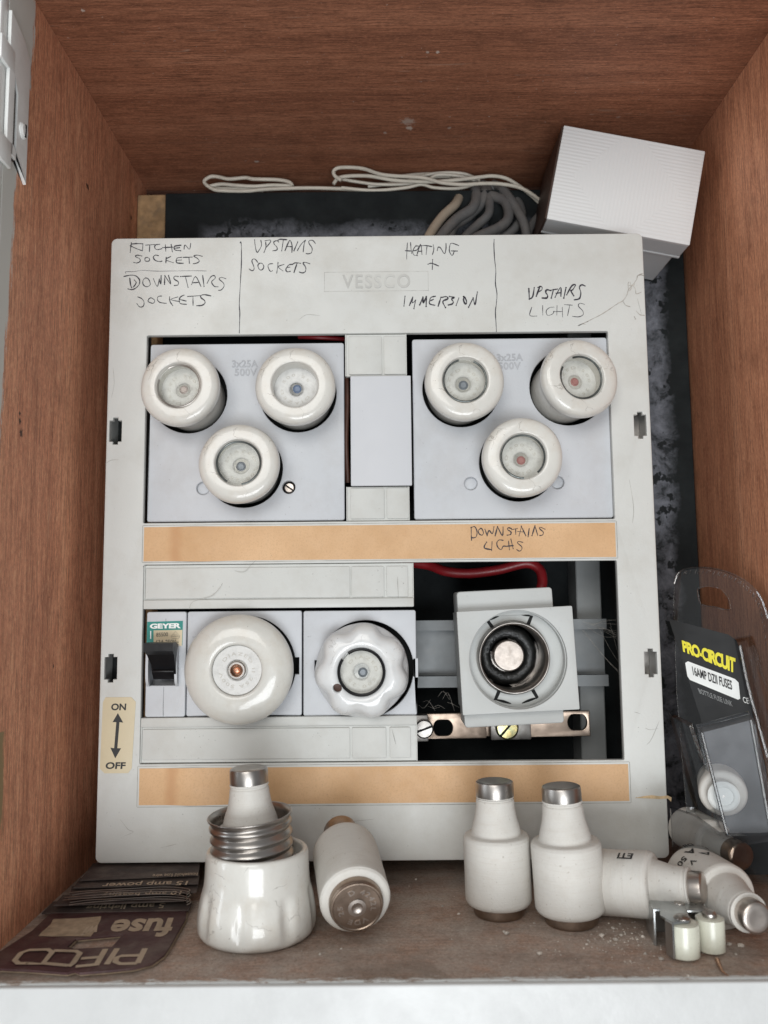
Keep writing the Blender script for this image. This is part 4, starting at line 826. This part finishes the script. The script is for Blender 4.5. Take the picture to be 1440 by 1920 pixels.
def pc(pts, Y): return [at(x, y, Y[i] if isinstance(Y, (list, tuple)) else Y) for i, (x, y) in enumerate(pts)]
gc = 'thick grey cables above the fuse box'
for pts, Y, r, m_, lb in (
    ([(860,372),(852,385),(828,408),(803,446),(795,480)], [66,60,56,50,46], 2.5, 'cable_pale', 'beige cable, leftmost of the thick cables entering the fuse box'),
    ([(890,352),(893,372),(884,392),(855,412),(825,447),(815,480)], [70,64,58,54,50,46], 2.8, 'cable', 'dark grey cable just right of the beige cable'),
    ([(915,352),(918,385),(914,404),(893,424),(868,450),(855,480)], [72,62,58,56,50,46], 2.3, 'cable', 'grey cable curving third from the left into the fuse box'),
    ([(900,362),(925,368),(948,380),(953,408),(935,427),(888,449),(870,480)], [72,66,60,54,50,46,44], 2.6, 'cable', 'grey cable looping widest to the right before entering the fuse box'),
    ([(925,345),(938,352),(960,378),(982,418),(988,450),(990,480)], [72,68,58,52,50,46], 2.4, 'cable', 'straighter grey cable sloping down right beside the white box'),
    ([(905,345),(908,362),(900,384),(880,404),(848,430),(838,475)], [74,68,64,60,56,50], 2.6, 'cable', 'dark grey cable tucked behind the second and third cables'),
    ([(880,348),(925,350),(965,372),(978,400),(968,425),(940,450),(930,480)], [74,72,68,62,58,54,50], 2.4, 'cable', 'grey cable curving behind the widest loop'),
    ([(1010,405),(998,420),(988,448),(984,480)], [64,60,54,48], 2.0, 'cable', 'short grey cable end at the lower left corner of the white box')):
    tag(obj('grey_cable', G().tube(pts=pc(pts, Y), r=r, seg=14), M[m_]), lb, 'cable', gc)
gw = 'white flex lying along the top of the board'
def flex(paths, lb, r=.95):
    g = G()
    for p, Y in paths: g.tube(pc(p, Y), r, 10, 6)
    tag(obj('white_flex', g, M['flex']), lb, 'cable', gw)
o3 = lambda L: [(200+x/3.27, 250+y/3.27) for x, y in L]
flex([(o3([(1140,322),(1120,300),(1050,285),(900,280),(850,272),(750,280),(690,268),(640,265),(600,290),(610,315),(660,345),(720,352),(850,356),(950,345),(1100,338),(1250,335),(1440,340),(1600,350)]), 67),
      (o3([(630,325),(700,312),(780,318),(900,325),(1020,318),(1140,322)]), 69), (o3([(650,340),(760,340),(880,345),(960,350)]), 71)], 'thin white flex folded in a flat loop at the left end of the board top')
flex([([(640,338),(628,330),(626,320),(640,314),(680,316),(720,328),(790,333),(830,343),(870,346),(905,344),(940,345),(975,352),(1000,366),(1020,382)], 62),
      ([(625,345),(640,332),(690,330),(740,338),(800,341),(850,338),(900,332),(925,330),(950,335),(975,350),(1000,370),(1022,392)], 64)], 'pair of thin white flexes running right into the white box')
flex([([(640,352),(700,357),(760,352),(790,346),(815,352),(860,353),(890,345)], 66), ([(630,334),(700,345),(760,345),(800,338),(820,328),(860,330),(890,338)], 68), ([(690,350),(760,340),(790,330),(830,324),(870,326),(900,338)], 70)], 'bundle of thin white flex above the middle of the board', .85)
flex([([(740,332),(780,327),(830,326),(860,334),(895,338)], 72), ([(760,344),(800,334),(845,332),(885,340)], 73)], 'shaded greyish flex behind the bundle above the middle', .8)

# ================================================================== things on the cabinet floor
def fuse(label, base, d, R=12.6, spin=0.0, L=49.5, text=None, group='spare bottle fuses on the cabinet floor', neck=7.3, metal='steel', foot=True, flare=1.0, straight=False):
    t = thing('bottle_fuse', label, 'fuse', (0, 0, 0), group)
    if foot:
        obj('base_contact', G().lathe(smooth_prof([(R*.70, 0), (R*.74, .4), (R*.76, 1.5), (R*.76, 4.6)], 2), 56), M['bronze'], t)
    pr = [(R*.75, 4.0), (R*.90, 4.2), (R*.97, 5.2), (R, 7.0), (R*.995, 15), (R, 26.8), (R*.985, 28.4), (R*.94, 29.3), (R*.86, 29.6), (R*.77*flare, 29.8), (R*.745*flare, 30.6), (R*.70*flare**.9, 33), (R*.625*flare**.5, 36.5), (R*.585*flare**.2, 40), (R*.575, 42.2), (R*.55, 42.6), (R*.55, 43.1), (R*.575, 43.4), (R*.57, 44)]
    if straight: pr = [(R*.75, 3.4), (R*.93, 3.6), (R*.985, 4.4), (R, 6.2), (R, 22), (R*.995, 32), (R*.96, 34.8), (R*.86, 36.4), (R*.68, 37.4), (R*.57, 37.8), (R*.57, 38.4)]
    pr = [(a, b*L/49.5) for a, b in pr]
    body = obj('ceramic_body', G().lathe(smooth_prof(pr, 3), 64), M['ceramic'], t, ang=70)
    tl = 12.5 if straight else 6.2
    obj('tip_contact', G().lathe(smooth_prof([(neck*.97, L-tl), (neck, L-tl+.3), (neck, L-1.2), (neck*.93, L-.3), (neck*.8, L)], 2)+[(neck*.5, L-.1), (0, L-.15)], 48), M[metal], t)
    if text:
        g = G()
        for s_, h, a0, sz, rot in text:
            if s_ == '^':
                v = [Vector((0, 0, 0)), Vector((1, 0, 0)), Vector((.5, .9, 0)), Vector((.28, .16, 0)), Vector((.72, .16, 0)), Vector((.5, .6, 0))]; f = [[0, 1, 4, 3], [1, 2, 5, 4], [2, 0, 3, 5]]
            else: v, f = textmesh(s_, .03, 0, 0)
            for p in v:
                pass
            out = []
            for p in v:
                a_, b_ = p.x*sz, p.y*sz
                if rot: a_, b_ = (-b_, a_) if rot is True else (b_, -a_)
                th = a0+a_/R; out.append(((R+.12)*math.cos(th), (R+.12)*math.sin(th), h+b_))
            g.add(out, f)
        obj('body_print', g, M['print'], body, smooth_=False)
    t.location = Vector(base)*S
    t.rotation_mode = 'QUATERNION'; q = Vector(d).to_track_quat('Z', 'Y'); t.rotation_quaternion = q @ Euler((0, 0, spin)).to_quaternion()
    return t
b1_ = atz(937, 1716, ZF); fuse('left of the two bottle shaped fuses standing upright side by side', (b1_.x, b1_.y+1.5, ZF), (-.015, .0, 1), 12.7)
b2_ = atz(1073, 1731, ZF); fuse('right of the two bottle shaped fuses standing upright, nearer the camera', (b2_.x, b2_.y+1.0, ZF), (-.05, .0, 1), 13.0)
# leaning fuse beside the upturned cap: its stamped end faces the camera
Pn, Pf = Vector((-11.2, -59.0, -106.6)), Vector((-19.5, -12.0, -93.5))
lf = fuse('fuse leaning on the fuse box, its stamped brown metal end facing out', tuple(Pn), tuple(Pf-Pn), 12.6, L=49.5, neck=7.0, metal='bronze', straight=True)
g = G().lathe([(3.0, 0), (3.2, -.5), (2.0, -.62), (1.5, -.3), (0, -.2)], 32)
loc_obj('rivet', g, M['nickel'], lf)
v, f = textmesh('D 4242L  VDE  25', .02, 0, .06, 1.3); xm = max(p.x for p in v); g = G()
g.add([Vector(((5.0+p.y*2.6)*math.cos(1.0+p.x/xm*5.4), (5.0+p.y*2.6)*math.sin(1.0+p.x/xm*5.4), -.08-p.z*1.5)) for p in v], f)
loc_obj('stamped_marks', g, M['nickel'], lf)
loc_obj('end_face', G().lathe([(9.3, .3), (9.1, -.25), (8.6, -.3), (8.3, -.05), (0, -.02)], 48), M['bronze'], lf)
# lying fuses at the right
e0 = Vector((75.5, -31.5, -107.4)); dd = Vector((.84, -.53, .11))
fuse('lying fuse printed ETI, pointing right behind the metal roller catch', tuple(e0), tuple(dd), 11.6, spin=math.radians(0), L=43, neck=5.4, metal='nickel',
     text=[('ETI', 20.5, math.radians(104), 4.4, -1)])
e1 = Vector((118.0, -19, ZF+11.5)); dd = Vector((.12, -1.0, .0))
fuse('lying fuse with black printed marks, pointing at the camera in the right corner', tuple(e1), tuple(dd), 11.6, L=50, neck=5.3, metal='nickel',
     text=[('A', 10, math.radians(100), 5.5, False), ('^', 15, math.radians(80), 4.6, False), ('DII', 4.5, math.radians(88), 3.4, False), ('50', 12, math.radians(125), 4.5, False), ('V', 17.5, math.radians(120), 4, False), ('gL', 7, math.radians(60), 3, False)])

# upturned cap with a fuse in it
cb = atz(481, 1751, ZF); cb = Vector((cb.x, cb.y+1, ZF))
uc = thing('upturned_fuse_carrier', 'glossy cream porcelain cap standing upside down with metal screw shell showing', 'fuse cap', tuple(cb))
mx = Matrix.Translation(cb)
pr = [(17.0, 0), (19.3, .6), (20.9, 2.2), (21.3, 4.6), (21.2, 8), (20.6, 12), (19.9, 15), (19.2, 17.5), (18.9, 20), (18.7, 24), (18.6, 27.4), (18.3, 29.0), (17.6, 29.6), (16.6, 29.4), (16.2, 28.4), (16.0, 25)]
def grips(a, r, h):
    if h > 17.5 or h < 1.5: return 1
    k = max(0, math.cos(8*a+.9))**2*math.sin(math.pi*(h-1.5)/16)**.7; return 1-.075*k
obj('porcelain_body', G().lathe(smooth_prof(pr, 4), 160, mx, grips), M['porcelain'], uc, ang=60)
sm2 = mx @ Matrix.Translation((-1.0, 0, 19.5)) @ Matrix.Diagonal((1, 1, .93, 1)) @ Matrix.Rotation(math.radians(-4), 4, 'Y') @ Matrix.Rotation(math.radians(3), 4, 'X')
pr = [(14.0, 0), (14.3, 6)]
for k in range(4):
    h = 6+k*4.1; pr += [(13.9, h+.3), (14.9, h+1.7), (14.9, h+2.6), (13.9, h+4.0)]
pr = pr[:-1]+[(14.2, 22), (15.2, 23.6), (15.4, 24.3), (14.9, 24.4), (13.9, 23), (13.6, 20), (13.4, 14)]
def thread(a, r, h): return 1+.012*math.sin(a)
g = G(); pv = smooth_prof(pr, 3); g.lathe(pv, 96, sm2)
obj('screw_shell', g, M['steel'], uc, ang=50)
obj('inner_seat', G().lathe([(16.3, 17), (15.9, 18), (0, 18)], 48, mx), M['dark'], uc)
fz = (cb.x-1.2, cb.y, ZF+7.5)
cf = fuse('dusty grey fuse held upright in the upturned porcelain cap', fz, (-.045, 0, 1), 12.4, neck=7.0, metal='steel', L=51, flare=1.08)

# fuse wire card: maroon printed card, folded zigzag behind
fcard = thing('fuse_wire_card', 'dusty maroon fuse wire card folded on the floor, lettering upside down', 'card', (-100, -60, ZF))
fs = lambda k=0.0: (lambda x, y: atz(x, y, ZF+k))
def slab(name, pix, z0, th, m, parent, hole=None):
    pts = [atz(x, y, ZF+z0+th) for x, y in pix]
    g = G(); g.plate([(p.x, p.y) for p in pts], [[(atz(x, y, ZF+z0+th).x, atz(x, y, ZF+z0+th).y) for x, y in hole]] if hole else (), th, .05, 0, Matrix(((1, 0, 0, 0), (0, 0, 1, 0), (0, -1, 0, ZF+z0+th), (0, 0, 0, 1))), 1)
    return obj(name, g, m, parent)
front = [(-25, 1800), (18, 1772), (60, 1745), (95, 1712), (350, 1708), (348, 1722), (318, 1775), (308, 1790), (285, 1806), (250, 1815), (200, 1820), (150, 1824), (140, 1820), (125, 1824), (60, 1819), (-25, 1815)]
hole = [(126, 1775), (142, 1760), (230, 1752), (222, 1762), (210, 1775), (140, 1779)]
c_f = slab('card_front', front, 1.2, .7, M['maroon'], fcard, hole)
slab('card_core', [(x*1.0+2, y+2.5) for x, y in front], .4, .7, M['card_edge'], fcard, [(x+3, y+2) for x, y in hole])
tz = 1.2+.7+.12
g = G()
def para(pts): g.sheet([fs(tz)(*p) for p in pts])
# heading letters, drawn as bold slanted strokes; the card lies upside down, so they run right to left
bz = [0.0]
def bstroke(pts, wd=1.7):
    bz[0] += .03; p3 = [fs(tz+bz[0])(*p) for p in pts]; v = []
    for i, c in enumerate(p3):
        t_ = (p3[min(i+1, len(p3)-1)]-p3[max(i-1, 0)]).normalized(); sd = Vector((-t_.y, t_.x, 0)); v += [c+sd*wd/2, c-sd*wd/2]
    g.add(v, [[2*i, 2*i+1, 2*i+3, 2*i+2] for i in range(len(p3)-1)])
for L in ([(272,1778),(258,1806)],[(257,1806),(226,1807),(216,1803),(219,1795),(228,1792),(262,1791)],
          [(220,1778),(200,1808)],[(198,1778),(182,1808)][:0],[(198,1779),(180,1810)],[(182,1808),(142,1812)],[(190,1794),(152,1797)],
          [(128,1812),(137,1806),(150,1787),(142,1783),(100,1782)],[(128,1810),(85,1806)],
          [(50,1806),(80,1807),(98,1785),(90,1780),(55,1781),(40,1786),(28,1800),(34,1806),(52,1806)]): bstroke(L, 1.95)
fit_text(g, 'fuse', ((326, 1756), (203, 1757), (212, 1724), (326, 1720)), fs(tz+.05), .035, .25)
obj('card_lettering', g, M['card_text'], fcard, smooth_=False)
g = G(); g.sheet([fs(tz)(*p) for p in [(72,1755),(78,1748),(95,1733),(100,1723),(140,1722),(190,1718),(188,1726),(176,1748),(170,1756),(130,1755),(100,1756)]])
obj('torn_patch', g, M['card_edge'], fcard, smooth_=False)
obj('lettering_rest', (lambda q: (fit_text(q, 'wi', ((180, 1752), (150, 1755), (158, 1738), (186, 1734)), fs(tz+.1), .05, .25), q)[1])(G()), M['card_text'], fcard, smooth_=False)
leaves = [([(78,1712),(355,1706),(360,1692),(350,1684),(100,1690)], 1.6), ([(100,1697),(345,1688),(362,1672),(350,1667),(118,1678)], 4.2), ([(128,1684),(368,1672),(372,1660),(355,1650),(135,1662)], 6.4), ([(138,1664),(372,1656),(374,1640),(360,1632),(150,1646)], 7.8), ([(150,1650),(372,1640),(375,1620),(360,1612),(175,1618)], 9.0)]
for pix, z in leaves: slab('folded_leaf', pix, z, .5, M['card_dull'], fcard)
g = G(); fit_text(g, '5 amp lighting', ((309, 1702.5), (160, 1706), (164, 1693), (311, 1690)), fs(1.6+.7), .015, .1)
fit_text(g, '15 amp power', ((352, 1659), (190, 1664), (194, 1653.5), (354, 1649)), fs(8.6), .015, .1)
fit_text(g, '10 amp heating', ((340, 1677), (190, 1681), (194, 1672), (342, 1668)), fs(7.2), .012, .1)
fit_text(g, 'household fuse wire', ((370, 1642), (285, 1645), (287, 1639), (371, 1636)), fs(9.8), .01)
obj('leaf_lettering', g, M['card_text'], fcard, smooth_=False)
g = G()
for k in range(6):
    z = 5.4+k*.55; x0_ = 122+random.uniform(-6, 14); yb_ = 1694-k*4.6
    g.tube([fs(z)(x0_, yb_+3), fs(z+.4)(170, yb_-2+random.uniform(-2, 2)), fs(z+.6)(240, yb_-5+random.uniform(-2, 2)), fs(z+.5)(310, yb_-8), fs(z)(352+random.uniform(-5, 6), yb_-4), fs(z-.6)(350, yb_+3)], .17, 6)
obj('fuse_wire', g, M['steel'], fcard)

# roller catch
rz = ZF
rcx = thing('roller_catch', 'small zinc roller catch with two white nylon rollers at the front right', 'cupboard catch', (100, -80, ZF))
K = atz(1227, 1774, ZF)                     # front left foot of the bracket
CM = Matrix.Translation((K.x, K.y, ZF)) @ Matrix.Rotation(math.radians(-7), 4, 'Z')
g = G(); g.box(0, .9, 0, 14, 0, 12.0, .2, 1, CM); g.box(0, 18.5, 0, 13, 11.4, 12.3, .2, 1, CM); g.box(17.7, 18.5, 3, 13, 3.5, 11.5, .2, 1, CM); g.box(.8, 17.8, 12.6, 13.4, 0, 11.5, .2, 1, CM)
obj('bracket', g, M['zinc'], rcx)
obj('rivet', G().lathe([(2.0, 0), (1.8, .5), (0, .8)], 20, CM @ Matrix.Translation((10, 5.5, 12.3))), M['steel'], rcx)
r1 = atz(1286, 1800, ZF); r2 = atz(1338, 1790, ZF)
for c, R_, lb in ((Vector((r1.x, r1.y+2, ZF+.6)), 5.3, 'front roller'), (Vector((r2.x, r2.y+2, ZF+.6)), 4.7, 'rear roller')):
    m_ = Matrix.Translation(c)
    ro = obj('roller', G().lathe(smooth_prof([(R_*.8, 0), (R_*.96, .5), (R_, 1.4), (R_, 9.6), (R_*.95, 10.6), (R_*.8, 11)], 2), 40, m_), M['nylon'], rcx, label=lb)
    obj('roller_pin', G().lathe([(R_*.52, 11), (R_*.52, 12.2), (R_*.35, 12.9), (0, 13)], 24, m_), M['steel'], ro)
a_ = Vector((r1.x-5.8, r1.y+3, ZF))
g = G(); AM = Matrix.Translation(a_) @ Matrix.Rotation(math.radians(16), 4, 'Z')
g.box(-.4, .3, -5.5, -1, 1.0, 12.3, .2, 1, AM); g.plate([(0, -5), (6, -5.5), (9, -1), (13, 6), (9, 13), (4, 8), (0, 2)], (), .8, .1, 0, AM @ Matrix(((1, 0, 0, 0), (0, 0, 1, 0), (0, -1, 0, 12.6), (0, 0, 0, 1))))
obj('sprung_arm', g, M['zinc'], rcx)
a_ = Vector((r2.x, r2.y, ZF)); 
g = G().tube([atz(1345, 1800, ZF+1.0), atz(1350, 1812, ZF+1.0), atz(1356, 1822, ZF+.9), atz(1366, 1830, ZF+.7)], lambda u: .7*(1-u)+.12, 10)
tag(obj('wood_screw', g, M['copper']), 'small copper coloured screw poking out in front of the roller catch', 'screw')

# crumbs
g = G()
spots = [(1145,1765),(1165,1755),(1155,1764),(1190,1740),(1205,1758),(1128,1756),(1103,1764),(1100,1772),(1002,1732),(945,1748),(950,1752),(1210,1790),(1240,1800),(1195,1762),(1368,1772),(1380,1790),(1390,1775),(600,1790),(640,1780),(1162,1733),(1150,1742),(1012,1790),(860,1715),(830,1700),(780,1650),(1290,1830)]
for k in range(260):
    if k < len(spots): px, py = spots[k]; r = random.uniform(.5, 1.15)
    elif k < 150: px, py = random.gauss(1170, 55), random.gauss(1765, 24); r = random.uniform(.12, .4)
    else: px, py = random.uniform(360, 1435), random.uniform(1660, 1835); r = random.uniform(.10, .30)
    if py > 1832 or py < 1640: continue
    c = atz(px, py, ZF)
    if c.x > XR-1 or c.x < XL+1: continue
    b = bmesh.new(); bmesh.ops.create_icosphere(b, subdivisions=1, radius=r)
    for v in b.verts: v.co *= random.uniform(.7, 1.2)
    g.bm(b, Matrix.Translation((c.x, c.y, ZF+r*.35)) @ Matrix.Diagonal((1, random.uniform(.6, 1.2), .55, 1)))
o = obj('crumbs', g, M['crumb'], smooth_=False); tag(o, 'pale plaster crumbs and dust scattered over the cabinet floor', 'crumbs'); o['kind'] = 'stuff'

# ================================================================== blister pack in the right corner
Qp = at(1300, 1300, 0); nn = Vector((-.55, -.8, .2)).normalized()
def bp_(k): return lambda x, y: onplane(x, y, Qp+nn*k, nn)
bk = thing('blister_pack', 'clear plastic blister pack with black and yellow card leaning on the right wall', 'blister pack', tuple(bp_(0)(1400, 1655)))
def thick(g, pix, k, th, inner=None):
    a = [bp_(k)(*p) for p in pix]; b = [q-nn*th for q in a]; n = len(a)
    if inner is None:
        g.add(a+b, [list(range(n)), [n+i for i in range(n)][::-1]]+[[i, n+i, n+(i+1) % n, (i+1) % n] for i in range(n)])
flp = [(1262,1130),(1264,1095),(1270,1077),(1285,1067),(1320,1064),(1352,1069),(1385,1082),(1410,1100),(1428,1125),(1440,1160),(1446,1250),(1450,1400),(1452,1660),(1330,1652),(1290,1560),(1268,1300)]
hol = [(1308,1104),(1326,1099),(1350,1104),(1364,1120),(1368,1143),(1340,1138),(1314,1132)]
# flange sheet with a hang hole: triangulated between the two loops on the pack's plane
U = (bp_(0)(1400, 1300)-bp_(0)(1300, 1300)).normalized(); V = nn.cross(U).normalized()*-1
PM = Matrix(((U.x, -nn.x, V.x, Qp.x), (U.y, -nn.y, V.y, Qp.y), (U.z, -nn.z, V.z, Qp.z), (0, 0, 0, 1)))
uv = lambda x, y, k=0: ((bp_(k)(x, y)-Qp).dot(U), (bp_(k)(x, y)-Qp).dot(V))
obj('flange', G().plate([uv(*p) for p in flp], [[uv(*p) for p in hol]], .5, .1, 0, PM, 1), M['clear'], bk, smooth_=False)
g = G(); g.tube([bp_(.3)(*p)for p in flp[1:10]], .35, 8, 4); g.tube([bp_(.3)(*p) for p in hol+[hol[0]]], .22, 6, 4)
for k in range(34):                           # crimped edge
    s_ = smooth([(1285,1073,0),(1320,1071,0),(1352,1076,0),(1383,1089,0),(1406,1107,0),(1423,1131,0),(1432,1165,0),(1438,1210,0)], 8); q = s_[min(len(s_)-1, int(k*len(s_)/34))]
    a = bp_(.5)(q.x, q.y-3); b = bp_(.5)(q.x-3, q.y+4); g.tube([a, b], .16, 5, 2)
obj('crimped_edge', g, M['clear'], bk)
crd = obj('printed_card', G().plate([uv(*p, 1) for p in [(1254,1160),(1366,1190),(1380,1200),(1388,1218),(1418,1366),(1436,1440),(1452,1640),(1350,1640),(1325,1400),(1314,1347)]], (), .5, 0, -1.2, PM, 0), M['card_black'], bk, smooth_=False)
g = G(); fit_text(g, 'PRO-CIRCUIT', ((1278, 1200), (1379, 1234), (1379, 1263), (1281, 1222)), bp_(1.6), .05, 0, .84); obj('card_title', g, M['yellow_print'], crd, smooth_=False)
obj('card_panel', G().plate([uv(*p, 1.4) for p in [(1285,1243),(1290,1240),(1378,1273),(1385,1280),(1388,1310),(1384,1312),(1294,1275),(1289,1268)]], (), .1, 0, -1.55, PM, 0), M['white_print'], crd, smooth_=False)
g = G(); fit_text(g, '16AMP DZII FUSES', ((1297, 1249), (1372, 1276), (1373, 1294), (1300, 1266)), bp_(1.75), .02)
obj('panel_print', g, M['print'], crd, smooth_=False)
g = G(); fit_text(g, 'CE', ((1392, 1306), (1403, 1309), (1404, 1320), (1394, 1317)), bp_(1.7), .01); obj('card_mark', g, M['white_print'], crd, smooth_=False)
g = G(); fit_text(g, 'BOTTLE FUSE LINK', ((1308, 1290), (1372, 1315), (1374, 1325), (1312, 1300)), bp_(1.7), .01); obj('card_small_print', g, M['post'], crd, smooth_=False)
# tray
def tray(front, k1, back, k0, m, name, wall=.5):
    a = [bp_(k1)(*p) for p in front]; b = [bp_(k0)(*p) for p in back]; n = len(a); g = G()
    g.add(a+b, [list(range(n))]+[[i, n+i, n+(i+1) % n, (i+1) % n] for i in range(n)])
    o = obj(name, g, m, bk, ang=20); return o
tray([(1316,1374),(1408,1350),(1416,1362),(1446,1560),(1364,1566),(1352,1530)], 15, [(1306,1360),(1404,1336),(1416,1350),(1462,1575),(1362,1590),(1340,1540)], 2, M['glare'], 'tray')
tray([(1384,1205),(1400,1200),(1416,1240),(1462,1440),(1452,1450),(1404,1290)], 7, [(1376,1196),(1408,1190),(1424,1232),(1476,1450),(1450,1466),(1398,1300)], 1.5, M['clear'], 'tray_shoulder')
tray([(1262,1345),(1292,1362),(1326,1470),(1352,1560),(1330,1600),(1300,1480)], 6, [(1254,1335),(1298,1356),(1334,1468),(1362,1570),(1330,1612),(1292,1490)], .6, M['clear'], 'tray_side')
g = G(); 
for L, k in (([(1306,1362),(1404,1336)], 9), ([(1316,1374),(1364,1566)], 15.1), ([(1408,1350),(1446,1560)], 15.1), ([(1388,1210),(1404,1290),(1440,1420)], 7.2)): g.tube([bp_(k)(*p) for p in L], .65, 8, 4)
obj('tray_edge', g, M['glint'], bk)
tray([(1256,1515),(1300,1530),(1350,1568),(1452,1566),(1456,1655),(1335,1650),(1262,1610)], 19, [(1258,1512),(1302,1526),(1350,1560),(1458,1560),(1462,1660),(1330,1655),(1264,1614)], 14, M['shade_film'], 'tray_shade')  # added tinted piece, darkens the fuse behind it as if shaded
fa = onplane(1357, 1493, Qp+nn*9, nn)
# packed fuses
fuse('packed fuse inside the blister pack, round end facing out', tuple(fa), (.30, .92, .12), 9.2, L=30, neck=5.5, metal='steel', foot=False, group='fuses inside the blister pack')
pk = [o for o in col.objects if o.name.startswith('bottle_fuse') and o.type == 'EMPTY'][-1]
loc_obj('end_disc', G().lathe([(6.0, .6), (6.0, -.4), (5.2, -.8), (3.9, -.6), (3.6, -.1)], 40), M['white_print'], pk)
loc_obj('end_contact', G().lathe([(3.6, 1.5), (3.6, .1), (2.4, .3), (0, -.2)], 32), M['steel'], pk)
fbp = onplane(1338, 1578, Qp+nn*4, nn)
tip = Vector((atx(1392, 1608, 0+fbp.x+13) if False else onplane(1392, 1607, Qp+nn*16, nn)))
dv = (tip-fbp).normalized()
fuse('packed fuse inside the blister pack, brown tip pointing out near the floor', tuple(tip-dv*42), tuple(dv), 8.4, L=42, neck=5.2, metal='bronze', foot=False, group='fuses inside the blister pack')
